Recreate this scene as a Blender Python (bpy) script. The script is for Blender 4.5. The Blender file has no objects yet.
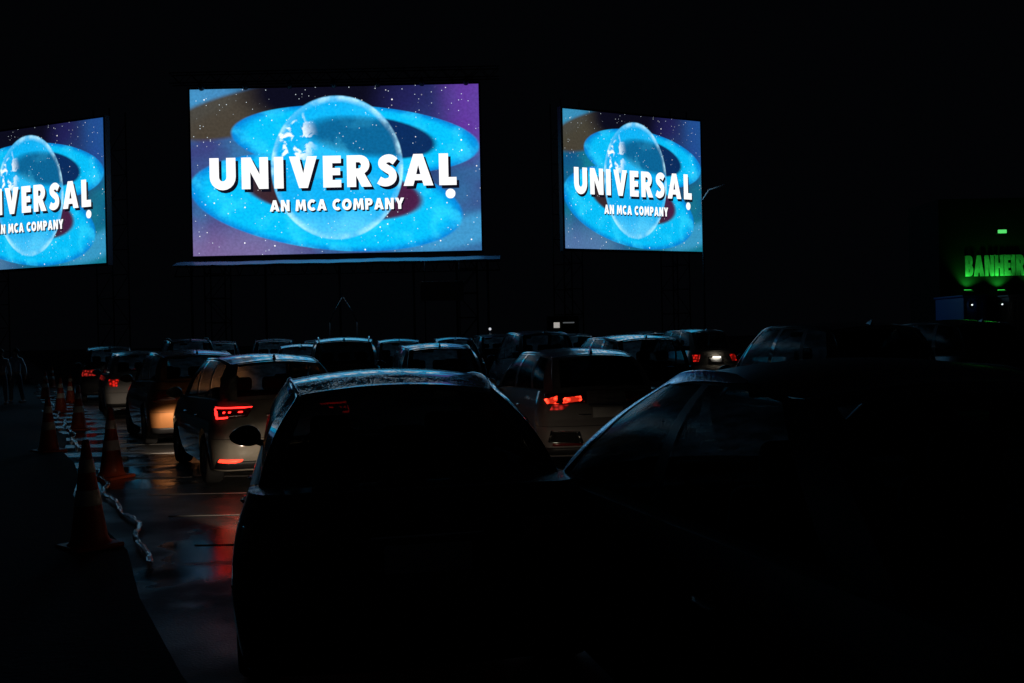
import bpy, bmesh, math, random
from math import sin, cos, pi, radians, sqrt, tan, atan2
from mathutils import Vector, Matrix
from mathutils.geometry import tessellate_polygon

SC = bpy.context.scene
COL = SC.collection
random.seed(7)

# ------------------------------------------------------------------ camera
F = 995.0; CAM_H = 1.72; PITCH = -3.0 / F; ROLL = -radians(1.2)
cam_d = bpy.data.cameras.new('camera'); cam = bpy.data.objects.new('camera', cam_d); COL.objects.link(cam)
cam_d.sensor_width = 36; cam_d.lens = F / 1024 * 36; cam_d.clip_start = 0.05; cam_d.clip_end = 3000
cam.matrix_world = Matrix.Translation((0, 0, CAM_H)) @ Matrix.Rotation(pi / 2 + PITCH, 4, 'X') @ Matrix.Rotation(ROLL, 4, 'Z')
SC.camera = cam
# ------------------------------------------------------------------ night world
W = bpy.data.worlds.new('World'); SC.world = W; W.use_nodes = True
bg = W.node_tree.nodes['Background']
bg.inputs['Color'].default_value = (0.55, 0.68, 1.0, 1); bg.inputs['Strength'].default_value = 0.0012
SC.view_settings.view_transform = 'Standard'; SC.view_settings.look = 'None'
SC.view_settings.exposure = 0.0; SC.view_settings.gamma = 1.0
SC.render.engine = 'CYCLES'
SC.cycles.sample_clamp_indirect = 4.0

def ray(px, py):
    """world direction with unit depth for a pixel (used only to measure the place)"""
    a, b = (px - 512) / F, -(py - 341.5) / F
    v = cam.matrix_world.to_3x3() @ Vector((a, b, -1))
    return v / v.y
def ground_at(px, py, z=0.0):
    d = ray(px, py); t = (z - CAM_H) / d.z
    return Vector((d.x * t, d.y * t, z))
def at_depth(px, py, y):
    d = ray(px, py); return Vector((d.x * y, y, CAM_H + d.z * y))

# ------------------------------------------------------------------ object helpers
def prop(o, label=None, cat=None, group=None, kind=None):
    if label: o['label'] = label
    if cat: o['category'] = cat
    if group: o['group'] = group
    if kind: o['kind'] = kind
    return o
def empty(name, loc=(0, 0, 0), rz=0.0, **k):
    o = bpy.data.objects.new(name, None); o.location = loc; o.rotation_euler = (0, 0, rz)
    o.empty_display_size = 0.3
    COL.objects.link(o); return prop(o, **k)
def link(name, bm, mat, parent=None, smooth=True, auto=None, **k):
    me = bpy.data.meshes.new(name)
    bm.normal_update()
    bm.to_mesh(me); bm.free()
    if smooth:
        for p in me.polygons: p.use_smooth = True
        if auto:
            me.update()
            bm2 = bmesh.new(); bm2.from_mesh(me)
            for e in bm2.edges:
                if len(e.link_faces) == 2 and e.calc_face_angle(0) > radians(auto): e.smooth = False
            bm2.to_mesh(me); bm2.free()
    o = bpy.data.objects.new(name, me); COL.objects.link(o)
    me.materials.append(mat)
    if parent: o.parent = parent
    return prop(o, **k)
def box(bm, c, s, rz=0, bev=0.0, rx=0):
    r = bmesh.ops.create_cube(bm, size=1)
    M = Matrix.Translation(c) @ Matrix.Rotation(rz, 4, 'Z') @ Matrix.Rotation(rx, 4, 'X') @ Matrix.Diagonal((*s, 1))
    vs = r['verts']
    for v in vs: v.co = M @ v.co
    if bev:
        es = list({e for v in vs for e in v.link_edges})
        bmesh.ops.bevel(bm, geom=es, offset=bev, segments=3, affect='EDGES', profile=0.5)
def tube(bm, pts, r, seg=8, cap=True):
    pts = [Vector(p) for p in pts]; rings = []
    rs = r if isinstance(r, (list, tuple)) else [r] * len(pts)
    up = Vector((0, 0, 1))
    for i, p in enumerate(pts):
        d = (pts[min(i + 1, len(pts) - 1)] - pts[max(i - 1, 0)]).normalized()
        a = d.cross(up)
        if a.length < 1e-3: a = d.cross(Vector((1, 0, 0)))
        a.normalize(); b = a.cross(d).normalized()
        rings.append([bm.verts.new(p + (a * cos(2 * pi * k / seg) + b * sin(2 * pi * k / seg)) * rs[i]) for k in range(seg)])
    for i in range(len(rings) - 1):
        for k in range(seg):
            bm.faces.new((rings[i][k], rings[i][(k + 1) % seg], rings[i + 1][(k + 1) % seg], rings[i + 1][k]))
    if cap:
        bm.faces.new(rings[0][::-1]); bm.faces.new(rings[-1])
def glint_strip(bm, pts, face, a, c, seg=14):
    """flattened bar along pts whose broad side looks towards 'face'"""
    pts = [Vector(p) for p in pts]; rings = []; n_ = len(pts)
    for i, p in enumerate(pts):
        d = (pts[min(i + 1, n_ - 1)] - pts[max(i - 1, 0)]).normalized()
        n = (face - d * face.dot(d)).normalized(); b = d.cross(n).normalized(); k = min(1, .35 + .65 * min(i, n_ - 1 - i) / 2) * (1 - .55 * max(0, i / n_ - .35) / .65)
        rings.append([bm.verts.new(p + b * (a * k * cos(2 * pi * j / seg)) + n * (c * k * sin(2 * pi * j / seg))) for j in range(seg)])
    for i in range(n_ - 1):
        for j in range(seg): bm.faces.new((rings[i][j], rings[i][(j + 1) % seg], rings[i + 1][(j + 1) % seg], rings[i + 1][j]))
    bm.faces.new(rings[0][::-1]); bm.faces.new(rings[-1])
    bmesh.ops.recalc_face_normals(bm, faces=bm.faces[:])
def lathe(bm, prof, M=Matrix.Identity(4), seg=32):
    rings = [[bm.verts.new(M @ Vector((r * cos(2 * pi * k / seg), r * sin(2 * pi * k / seg), z))) for k in range(seg)] for r, z in prof]
    for i in range(len(rings) - 1):
        for k in range(seg):
            bm.faces.new((rings[i][k], rings[i][(k + 1) % seg], rings[i + 1][(k + 1) % seg], rings[i + 1][k]))
def grid(bm, P, flip=False):
    V = [[bm.verts.new(p) for p in row] for row in P]
    for i in range(len(V) - 1):
        for j in range(len(V[0]) - 1):
            q = (V[i][j], V[i][j + 1], V[i + 1][j + 1], V[i + 1][j])
            bm.faces.new(q[::-1] if flip else q)
    return V

# ------------------------------------------------------------------ materials
def mat(name):
    m = bpy.data.materials.new(name); m.use_nodes = True
    nt = m.node_tree; return m, nt, nt.nodes, nt.links, nt.nodes.get('Principled BSDF')
def simple(name, col, rough=0.5, metal=0.0, coat=0.0, emit=None, es=0.0, var=0.15, scale=18.0, bump=0.0, bscale=60.0, spec=0.5):
    m, nt, N, L, P = mat(name)
    tc = N.new('ShaderNodeTexCoord'); nz = N.new('ShaderNodeTexNoise'); nz.inputs['Scale'].default_value = scale
    nz.inputs['Detail'].default_value = 5
    L.new(tc.outputs['Object'], nz.inputs['Vector'])
    mx = N.new('ShaderNodeMix'); mx.data_type = 'RGBA'
    mx.inputs['A'].default_value = (*[c * (1 - var) for c in col], 1); mx.inputs['B'].default_value = (*[min(1, c * (1 + var)) for c in col], 1)
    L.new(nz.outputs['Fac'], mx.inputs['Factor']); L.new(mx.outputs['Result'], P.inputs['Base Color'])
    P.inputs['Roughness'].default_value = rough; P.inputs['Metallic'].default_value = metal
    P.inputs['Coat Weight'].default_value = coat; P.inputs['Specular IOR Level'].default_value = spec
    P.inputs['Coat Roughness'].default_value = 0.04
    if emit: P.inputs['Emission Color'].default_value = (*emit, 1); P.inputs['Emission Strength'].default_value = es
    if bump:
        n2 = N.new('ShaderNodeTexNoise'); n2.inputs['Scale'].default_value = bscale; n2.inputs['Detail'].default_value = 4
        L.new(tc.outputs['Object'], n2.inputs['Vector'])
        b = N.new('ShaderNodeBump'); b.inputs['Strength'].default_value = bump; b.inputs['Distance'].default_value = 0.01
        L.new(n2.outputs['Fac'], b.inputs['Height']); L.new(b.outputs['Normal'], P.inputs['Normal'])
    return m
def paint(name, col, metal=0.0, rough=0.5, coat=1.0, crough=0.06):
    """car paint under a clear coat beaded with dew / rain drops"""
    m, nt, N, L, P = mat(name)
    tc = N.new('ShaderNodeTexCoord')
    P.inputs['Base Color'].default_value = (*col, 1); P.inputs['Metallic'].default_value = metal
    P.inputs['Coat Weight'].default_value = coat; P.inputs['Coat Roughness'].default_value = crough; P.inputs['Specular IOR Level'].default_value = 0.15
    nz = N.new('ShaderNodeTexNoise'); nz.inputs['Scale'].default_value = 5; nz.inputs['Detail'].default_value = 6
    L.new(tc.outputs['Object'], nz.inputs['Vector'])
    mr = N.new('ShaderNodeMapRange'); mr.inputs['To Min'].default_value = rough - 0.08; mr.inputs['To Max'].default_value = rough + 0.12
    L.new(nz.outputs['Fac'], mr.inputs['Value']); L.new(mr.outputs['Result'], P.inputs['Roughness'])
    vo = N.new('ShaderNodeTexVoronoi'); vo.inputs['Scale'].default_value = 95
    L.new(tc.outputs['Object'], vo.inputs['Vector'])
    r2 = N.new('ShaderNodeMapRange'); r2.inputs['From Min'].default_value = 0.05; r2.inputs['From Max'].default_value = 0.42
    r2.inputs['To Min'].default_value = 1; r2.inputs['To Max'].default_value = 0; r2.interpolation_type = 'SMOOTHSTEP'
    L.new(vo.outputs['Distance'], r2.inputs['Value'])
    n3 = N.new('ShaderNodeTexNoise'); n3.inputs['Scale'].default_value = 14; L.new(tc.outputs['Object'], n3.inputs['Vector'])
    r3 = N.new('ShaderNodeMapRange'); r3.inputs['From Min'].default_value = 0.30; r3.inputs['From Max'].default_value = 0.60
    L.new(n3.outputs['Fac'], r3.inputs['Value'])
    mu = N.new('ShaderNodeMath'); mu.operation = 'MULTIPLY'
    vo2 = N.new('ShaderNodeTexVoronoi'); vo2.inputs['Scale'].default_value = 48; L.new(tc.outputs['Object'], vo2.inputs['Vector'])
    r4 = N.new('ShaderNodeMapRange'); r4.inputs['From Min'].default_value = 0.03; r4.inputs['From Max'].default_value = 0.30; r4.inputs['To Min'].default_value = 1.6; r4.inputs['To Max'].default_value = 0; r4.interpolation_type = 'SMOOTHSTEP'
    L.new(vo2.outputs['Distance'], r4.inputs['Value'])
    mxx = N.new('ShaderNodeMath'); mxx.operation = 'MAXIMUM'; L.new(r2.outputs['Result'], mxx.inputs[0]); L.new(r4.outputs['Result'], mxx.inputs[1])
    ge = N.new('ShaderNodeNewGeometry'); sz = N.new('ShaderNodeSeparateXYZ'); L.new(ge.outputs['Normal'], sz.inputs[0])
    r5 = N.new('ShaderNodeMapRange'); r5.inputs['From Min'].default_value = 0.60; r5.inputs['From Max'].default_value = 0.93; L.new(sz.outputs[2], r5.inputs['Value'])
    m5 = N.new('ShaderNodeMath'); m5.operation = 'MULTIPLY'; L.new(r3.outputs['Result'], m5.inputs[0]); L.new(r5.outputs['Result'], m5.inputs[1])
    L.new(mxx.outputs[0], mu.inputs[0]); L.new(m5.outputs[0], mu.inputs[1])
    b = N.new('ShaderNodeBump'); b.inputs['Strength'].default_value = 0.24; b.inputs['Distance'].default_value = 0.003
    L.new(mu.outputs[0], b.inputs['Height']); L.new(b.outputs['Normal'], P.inputs['Coat Normal'])
    L.new(b.outputs['Normal'], P.inputs['Normal'])
    return m
def glass(name, tint, haze=0.0, rough=0.02):
    m, nt, N, L, P = mat(name)
    out = N['Material Output']; N.remove(P)
    tr = N.new('ShaderNodeBsdfTransparent'); tr.inputs['Color'].default_value = (*tint, 1)
    gl = N.new('ShaderNodeBsdfGlossy'); gl.inputs['Roughness'].default_value = rough
    tc = N.new('ShaderNodeTexCoord'); nz = N.new('ShaderNodeTexNoise'); nz.inputs['Scale'].default_value = 9; nz.inputs['Detail'].default_value = 8
    L.new(tc.outputs['Object'], nz.inputs['Vector'])
    if rough > .1:
        bp = N.new('ShaderNodeBump'); bp.inputs['Strength'].default_value = .35; bp.inputs['Distance'].default_value = .004
        nb = N.new('ShaderNodeTexNoise'); nb.inputs['Scale'].default_value = 55; L.new(tc.outputs['Object'], nb.inputs['Vector'])
        L.new(nb.outputs['Fac'], bp.inputs['Height']); L.new(bp.outputs['Normal'], gl.inputs['Normal']); gl.inputs['Color'].default_value = (.30, .30, .30, 1)
    ge = N.new('ShaderNodeNewGeometry'); dt = N.new('ShaderNodeVectorMath'); dt.operation = 'DOT_PRODUCT'
    L.new(ge.outputs['Incoming'], dt.inputs[0]); L.new(ge.outputs['Normal'], dt.inputs[1])
    def mm(op, a, b=None):
        n = N.new('ShaderNodeMath'); n.operation = op
        if hasattr(a, 'links'): L.new(a, n.inputs[0])
        else: n.inputs[0].default_value = a
        if b is not None:
            if hasattr(b, 'links'): L.new(b, n.inputs[1])
            else: n.inputs[1].default_value = b
        return n.outputs[0]
    sch = mm('ADD', mm('MULTIPLY', mm('POWER', mm('SUBTRACT', 1.0, mm('ABSOLUTE', dt.outputs['Value'])), 5.0), .92), .07)
    base = tr.outputs[0]
    if haze:
        tl = N.new('ShaderNodeBsdfTranslucent'); tl.inputs['Color'].default_value = (0.8, 0.85, 0.9, 1)
        mr = N.new('ShaderNodeMapRange'); mr.inputs['From Min'].default_value = 0.35; mr.inputs['From Max'].default_value = 0.7
        mr.inputs['To Min'].default_value = haze * 0.3; mr.inputs['To Max'].default_value = haze * 1.4
        L.new(nz.outputs['Fac'], mr.inputs['Value'])
        m0 = N.new('ShaderNodeMixShader'); L.new(mr.outputs['Result'], m0.inputs[0])
        L.new(tr.outputs[0], m0.inputs[1]); L.new(tl.outputs[0], m0.inputs[2]); base = m0.outputs[0]
        if haze > .1:      # water film: bends and spreads what comes through
            rf = N.new('ShaderNodeBsdfRefraction'); rf.inputs['Roughness'].default_value = .38; rf.inputs['IOR'].default_value = 1.12; rf.inputs['Color'].default_value = (.9, .95, 1, 1)
            m1 = N.new('ShaderNodeMixShader'); r1 = N.new('ShaderNodeMapRange'); r1.inputs['From Min'].default_value = .42; r1.inputs['From Max'].default_value = .62; r1.inputs['To Min'].default_value = .15; r1.inputs['To Max'].default_value = .75
            n2 = N.new('ShaderNodeTexNoise'); n2.inputs['Scale'].default_value = 2.3; n2.inputs['Detail'].default_value = 3; L.new(tc.outputs['Object'], n2.inputs['Vector'])
            L.new(n2.outputs['Fac'], r1.inputs['Value']); L.new(r1.outputs['Result'], m1.inputs[0]); L.new(base, m1.inputs[1]); L.new(rf.outputs[0], m1.inputs[2]); base = m1.outputs[0]
    mx = N.new('ShaderNodeMixShader'); L.new(sch, mx.inputs[0]); L.new(base, mx.inputs[1]); L.new(gl.outputs[0], mx.inputs[2])
    L.new(mx.outputs[0], out.inputs['Surface'])
    return m
def emitter(name, col, s):
    m, nt, N, L, P = mat(name)
    P.inputs['Base Color'].default_value = (*[c * 0.5 for c in col], 1); P.inputs['Roughness'].default_value = 0.3
    P.inputs['Emission Color'].default_value = (*col, 1); P.inputs['Emission Strength'].default_value = s
    return m

M_TRIM = simple('black_plastic_trim', (0.02, 0.02, 0.022), 0.5, bump=0.1, bscale=300)
M_RUBBER = simple('tyre_rubber', (0.015, 0.015, 0.016), 0.8)
M_RIM = simple('alloy_rim', (0.45, 0.46, 0.48), 0.3, metal=1.0)
M_CHROME = simple('chrome_trim', (0.7, 0.7, 0.7), 0.12, metal=1.0, var=0.05)
M_SEAT = simple('dark_seat_fabric', (0.025, 0.025, 0.028), 0.85, bump=0.2, bscale=200)
M_GLASS_F = glass('windscreen_glass', (0.78, 0.86, 0.86), haze=0.60)
M_GLASS_S = glass('side_window_glass', (0.50, 0.54, 0.54), haze=0.0, rough=.16)
M_GLASS_R = glass('tinted_rear_glass', (0.40, 0.43, 0.43), haze=0.01, rough=.12)
M_GLASS_DARK = glass('privacy_rear_glass', (0.035, 0.04, 0.04), haze=0.01, rough=.12)
M_GLINT = simple('blue_tinted_glint_metal', (0.66, 0.80, 1.0), 0.21, metal=1.0, var=.1, bump=.25, bscale=60)  # blue tint put into the metal for a bluer highlight on the added strip
M_GAP = simple('panel_gap', (0.004, 0.004, 0.004), 0.9)
M_PLATE = simple('plate_paint', (0.6, 0.6, 0.58), 0.4)
M_PLATE_LIT = simple('lamp_lit_plate', (0.7, 0.7, 0.66), 0.4)
M_LENS_OFF = simple('red_lamp_lens', (0.16, 0.006, 0.006), 0.15, coat=1.0)
M_LENS_CLEAR = simple('clear_lamp_lens', (0.25, 0.26, 0.28), 0.12, metal=0.6, coat=1.0)
M_LED_RED = emitter('lit_red_led', (1.0, 0.014, 0.011), 5.5)
def glow_lens(name, col, s):
    m = emitter(name, col, s); N = m.node_tree.nodes; L = m.node_tree.links
    tc = N.new('ShaderNodeTexCoord'); v = N.new('ShaderNodeTexVoronoi'); v.inputs['Scale'].default_value = 14; L.new(tc.outputs['Object'], v.inputs['Vector'])
    r = N.new('ShaderNodeMapRange'); r.inputs['From Min'].default_value = .1; r.inputs['From Max'].default_value = .55; r.inputs['To Min'].default_value = s * 1.6; r.inputs['To Max'].default_value = s * .12
    L.new(v.outputs['Distance'], r.inputs['Value']); L.new(r.outputs['Result'], N['Principled BSDF'].inputs['Emission Strength']); return m
M_LED_GLOW = glow_lens('lit_red_lens', (1.0, 0.02, 0.012), 0.6)
M_LAMP_ORANGE = glow_lens('lit_orange_red_lamp', (1.0, 0.035, 0.014), 4.5)
M_REFL = emitter('lit_bumper_lamp', (1.0, 0.028, 0.012), 5.0)
M_DIM_RED = glow_lens('dim_red_lamp', (1.0, 0.04, 0.03), 0.35)
M_HEAD = emitter('warm_headlamp', (1.0, 0.72, 0.45), 1.0)
M_HEADS = {}
def headmat(s):
    if s not in M_HEADS: M_HEADS[s] = emitter('lit_headlamp', (1.0, 0.70, 0.42), s)
    return M_HEADS[s]

# ------------------------------------------------------------------ lettering
def arc(cx, cy, rx, ry, a0, a1, n=10):
    return [(cx + rx * cos(radians(a0 + (a1 - a0) * i / n)), cy + ry * sin(radians(a0 + (a1 - a0) * i / n))) for i in range(n + 1)]
def ribbon(pts, th, n=8):
    P = []
    for i in range(len(pts) - 1):
        p0 = pts[max(i - 1, 0)]; p1 = pts[i]; p2 = pts[i + 1]; p3 = pts[min(i + 2, len(pts) - 1)]
        for k in range(n):
            t = k / n
            P.append(tuple(0.5 * (2 * p1[a] + (p2[a] - p0[a]) * t + (2 * p0[a] - 5 * p1[a] + 4 * p2[a] - p3[a]) * t * t + (3 * p1[a] - p0[a] - 3 * p2[a] + p3[a]) * t ** 3) for a in (0, 1)))
    P.append(pts[-1]); A = []; B = []
    for i, p in enumerate(P):
        q0 = P[max(i - 1, 0)]; q1 = P[min(i + 1, len(P) - 1)]
        dx, dy = q1[0] - q0[0], q1[1] - q0[1]; l = math.hypot(dx, dy) or 1
        A.append((p[0] - dy / l * th / 2, p[1] + dx / l * th / 2)); B.append((p[0] + dy / l * th / 2, p[1] - dx / l * th / 2))
    return A + B[::-1]
GL = {
 'I': (.30, [[(0, 0), (.3, 0), (.3, 1), (0, 1)]]),
 'L': (.56, [[(0, 0), (.56, 0), (.56, .25), (.3, .25), (.3, 1), (0, 1)]]),
 'E': (.58, [[(0, 0), (.58, 0), (.58, .235), (.3, .235), (.3, .385), (.55, .385), (.55, .61), (.3, .61), (.3, .765), (.58, .765), (.58, 1), (0, 1)]]),
 'N': (.86, [[(0, 0), (.28, 0), (.28, .54), (.56, 0), (.86, 0), (.86, 1), (.58, 1), (.58, .46), (.30, 1), (0, 1)]]),
 'V': (.90, [[(.31, 0), (.59, 0), (.90, 1), (.58, 1), (.45, .46), (.32, 1), (0, 1)]]),
 'A': (.96, [[(0, 0), (.31, 0), (.36, .17), (.60, .17), (.65, 0), (.96, 0), (.63, 1), (.33, 1)], [(.41, .36), (.55, .36), (.48, .66)]]),
 'U': (.84, [[(0, 1), (0, .40)] + arc(.42, .40, .42, .42, 180, 360)[1:] + [(.84, 1), (.54, 1), (.54, .40)] + arc(.42, .40, .12, .14, 360, 180)[1:] + [(.30, 1)]]),
 'R': (.80, [[(0, 0), (.29, 0), (.29, .36), (.47, 0), (.80, 0), (.56, .43)] + arc(.42, .70, .31, .30, -58, 90)[0:] + [(0, 1)], [(.29, .58), (.38, .58)] + arc(.38, .68, .08, .10, -90, 90)[1:] + [(.29, .78)]]),
 'P': (.74, [[(0, 0), (.29, 0), (.29, .37)] + arc(.42, .685, .31, .315, -90, 90) + [(0, 1)], [(.29, .58), (.38, .58)] + arc(.38, .68, .08, .10, -90, 90)[1:] + [(.29, .78)]]),
 'B': (.76, [[(0, 0)] + arc(.44, .285, .32, .285, -90, 62) + arc(.42, .735, .29, .265, -50, 90) + [(0, 1)], [(.29, .18), (.40, .18)] + arc(.40, .285, .07, .105, -90, 90)[1:] + [(.29, .39)], [(.29, .61), (.38, .61)] + arc(.38, .70, .07, .09, -90, 90)[1:] + [(.29, .79)]]),
 'S': (.64, [ribbon([(.57, .78), (.44, .87), (.30, .875), (.17, .80), (.16, .67), (.30, .555), (.44, .46), (.49, .32), (.44, .19), (.30, .125), (.17, .13), (.04, .20)], .25, 4)]),
 'C': (.80, [ribbon(arc(.46, .5, .33, .38, 48, 312, 14), .27, 2)]),
 'O': (.96, [arc(.48, .5, .48, .51, 0, 360, 28)[:-1], arc(.48, .5, .19, .24, 0, 360, 20)[:-1]]),
 'M': (1.08, [[(0, 0), (.28, 0), (.33, .56), (.47, .12), (.61, .12), (.75, .56), (.80, 0), (1.08, 0), (.98, 1), (.70, 1), (.54, .50), (.38, 1), (.10, 1)]]),
 'Y': (.90, [[(.30, 0), (.60, 0), (.60, .42), (.90, 1), (.58, 1), (.45, .68), (.32, 1), (0, 1), (.30, .42)]]),
 'H': (.84, [[(0, 0), (.29, 0), (.29, .38), (.55, .38), (.55, 0), (.84, 0), (.84, 1), (.55, 1), (.55, .62), (.29, .62), (.29, 1), (0, 1)]]),
}
def inflate(pts, e):
    n = len(pts); out = []
    for i in range(n):
        p0, p1, p2 = pts[i - 1], pts[i], pts[(i + 1) % n]
        a = Vector((p1.x - p0.x, p1.z - p0.z)); b = Vector((p2.x - p1.x, p2.z - p1.z))
        if a.length < 1e-6 or b.length < 1e-6: out.append(p1.copy()); continue
        a.normalize(); b.normalize(); na = Vector((a.y, -a.x)); nb = Vector((b.y, -b.x)); m = na + nb
        if m.length < .3: m = na
        m.normalize(); k = min(1.6, 1 / max(.4, m.dot(na))); out.append(Vector((p1.x + m.x * e * k, p1.y, p1.z + m.y * e * k * .35)))
    return out
def text_bm(s, x0, x1, z0, z1, gap=0.10, space=0.45, depth=0.0, y=0.0, kern={}, bold=0.0):
    """letters in the XZ plane, facing -Y"""
    tot = 0; pos = []
    for i, c in enumerate(s):
        if c == ' ': tot += space; continue
        pos.append((c, tot)); tot += GL[c][0] + gap + kern.get(s[i:i + 2], 0)
    tot -= gap; kx = (x1 - x0) / tot; kz = z1 - z0
    bm = bmesh.new()
    for c, px in pos:
        loops = [[Vector((x0 + (px + a) * kx, y, z0 + b * kz)) for a, b in lp] for lp in GL[c][1]]
        if bold:
            for li, lp in enumerate(loops):
                ar_ = sum(lp[i - 1].x * lp[i].z - lp[i].x * lp[i - 1].z for i in range(len(lp)))
                loops[li] = inflate(lp, (bold if li == 0 else -bold * .8) * (1 if ar_ > 0 else -1))
        flat = [v for lp in loops for v in lp]
        tris = tessellate_polygon([[(v.x, v.z, 0) for v in lp] for lp in loops])
        vs = [bm.verts.new(v) for v in flat]
        vb = [bm.verts.new(v + Vector((0, depth, 0))) for v in flat] if depth else None
        for t in tris:
            try:
                f = bm.faces.new([vs[i] for i in t]); f.normal_update()
                if f.normal.y > 0: f.normal_flip()
            except ValueError: pass
        if depth:
            k = 0
            for lp in loops:
                n = len(lp)
                for i in range(n):
                    bm.faces.new((vs[k + i], vs[k + (i + 1) % n], vb[k + (i + 1) % n], vb[k + i]))
                k += n
            bmesh.ops.recalc_face_normals(bm, faces=bm.faces[:])
    return bm

# ------------------------------------------------------------------ screen picture, as a node expression
class X:
    nt = None
    def __init__(s, sock): s.s = sock
    @staticmethod
    def m(op, *a, clamp=False):
        n = X.nt.nodes.new('ShaderNodeMath'); n.operation = op; n.use_clamp = clamp
        for i, v in enumerate(a):
            if isinstance(v, X): X.nt.links.new(v.s, n.inputs[i])
            else: n.inputs[i].default_value = v
        return X(n.outputs[0])
    def __add__(a, b): return X.m('ADD', a, b)
    __radd__ = __add__
    def __sub__(a, b): return X.m('SUBTRACT', a, b)
    def __rsub__(a, b): return X.m('SUBTRACT', b, a)
    def __mul__(a, b): return X.m('MULTIPLY', a, b)
    __rmul__ = __mul__
def sstep(x, a, b, lo=0.0, hi=1.0):
    if a > b: a, b, lo, hi = b, a, hi, lo
    n = X.nt.nodes.new('ShaderNodeMapRange'); n.interpolation_type = 'SMOOTHSTEP'
    X.nt.links.new(x.s, n.inputs['Value'])
    n.inputs['From Min'].default_value = a; n.inputs['From Max'].default_value = b
    n.inputs['To Min'].default_value = lo; n.inputs['To Max'].default_value = hi
    return X(n.outputs['Result'])
def mixc(a, b, f):
    n = X.nt.nodes.new('ShaderNodeMix'); n.data_type = 'RGBA'
    for v, k in ((a, 'A'), (b, 'B')):
        if isinstance(v, X): X.nt.links.new(v.s, n.inputs[k])
        else: n.inputs[k].default_value = (*v, 1)
    if isinstance(f, X): X.nt.links.new(f.s, n.inputs['Factor'])
    else: n.inputs['Factor'].default_value = f
    return X(n.outputs['Result'])
def screen_material(name, strength, side=False):
    m, nt, N, L, P = mat(name); X.nt = nt
    uv = N.new('ShaderNodeUVMap'); sp = N.new('ShaderNodeSeparateXYZ'); L.new(uv.outputs[0], sp.inputs[0])
    u = X(sp.outputs[0]); v = X(sp.outputs[1]); AR = 1.74
    cb = N.new('ShaderNodeCombineXYZ'); L.new((u * AR).s, cb.inputs[0]); L.new(v.s, cb.inputs[1])
    def noise(sc, det=4, seed=0.0, dist=0.0):
        n = N.new('ShaderNodeTexNoise'); n.inputs['Scale'].default_value = sc; n.inputs['Detail'].default_value = det
        n.inputs['Distortion'].default_value = dist
        a = N.new('ShaderNodeVectorMath'); a.operation = 'ADD'; a.inputs[1].default_value = (seed, seed * .7, seed); L.new(cb.outputs[0], a.inputs[0])
        L.new(a.outputs[0], n.inputs['Vector']); return X(n.outputs['Fac'])
    n1 = noise(2.2, 3, 3.1); n2 = noise(7, 6, 9.0); n3 = noise(60, 3, 5.0); n4 = noise(4.0, 7, 17.3, 1.0)
    def ell(cu, cv, ru, rv, deg):
        """normalised radius of a tilted ellipse, ru as a share of width, rv of height"""
        c, s = cos(radians(deg)), sin(radians(deg))
        a = (u - cu) * AR; b = v - cv
        p = (a * c + b * s) * (1 / (ru * AR)); q = (b * c - a * s) * (1 / rv)
        return X.m('SQRT', p * p + q * q)
    def mask(e, soft=0.035): return sstep(e, 1 - soft, 1 + soft, 1.0, 0.0)
    slate = (0.03, 0.13, 0.30) if not side else (0.006, 0.16, 0.24)
    violet = (0.035, 0.045, 0.17) if not side else (0.005, 0.08, 0.20)
    pink = (0.20, 0.11, 0.26) if not side else (0.10, 0.16, 0.36)
    col = mixc(violet, slate, sstep(n1, .35, .62))
    col = mixc(col, pink, sstep(v, .30, .02) * sstep(u, .5, .2) * .7)
    col = mixc(col, (0.05, 0.34, 0.62), mask(ell(.97, .13, .24, .085, 14), .35) * .6)
    col = mixc(col, (0.06, 0.32, 0.58), mask(ell(.03, .93, .20, .10, 22), .35) * .5)
    # sky: brown cloud upper left, black above the globe, purple at right
    eb = ell(.20, .86, .30, .13, 12)
    col = mixc(col, (0.055, 0.042, 0.022), mask(eb, .12) * .95)
    ek = ell(.52, .98, .33, .24, 0)
    col = mixc(col, (0.003, 0.003, 0.010), mask(ek, .25))
    ed = ell(.80, .72, .14, .42, 0)
    col = mixc(col, (0.016, 0.016, 0.10), mask(ed, .6) * .8)
    col = mixc(col, (0.11, 0.02, 0.28) if not side else (.015, .05, .25), sstep(u, .82, .96) * sstep(v, .45, .75) * .8)
    cyan = (0.002, 0.44, 0.80); deep = (0.002, 0.17, 0.55)
    # far ring
    eo = ell(.57, .68, .43, .205, -4.5); eh = ell(.615, .695, .235, .125, -8)
    ring = mixc(cyan, deep, sstep(eo, .84, 1.0) * .9)
    ring = mixc(ring, (0.03, 0.62, 0.92), sstep(n2, .45, .68) * .5)
    col = mixc(col, ring, mask(eo, .016))
    col = mixc(col, (0.003, 0.008, 0.07), mask(eh, .07) * .97)
    # near ring
    fo = ell(.465, .31, .475, .285, -7.5); fh = ell(.487, .375, .31, .165, -8)
    ring2 = mixc(cyan, deep, sstep(fo, .86, 1.0) * .9)
    ring2 = mixc(ring2, (0.03, 0.64, 0.92), sstep(n2, .45, .68) * .5)
    inside = mask(fo, .016) * sstep(fh, .95, 1.05)
    col = mixc(col, ring2, inside)
    col = mixc(col, mixc((0.035, 0.012, 0.008), (0.06, 0.006, 0.04), sstep(u, .55, .8)), mask(fh, .07) * sstep(v, .56, .44) * .92)
    # the see-through globe
    g = ell(.505, .515, .228, .43, 0); gm = mask(g, .015)
    col = mixc(col, (0.003, 0.38, 0.78), gm * sstep(eh, .7, 1.15, .24, .95))
    col = mixc(col, (0.05, 0.56, 0.88), gm * sstep(n4, .52, .66) * .35 * sstep(v, .8, .5, .3, 1))
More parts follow.
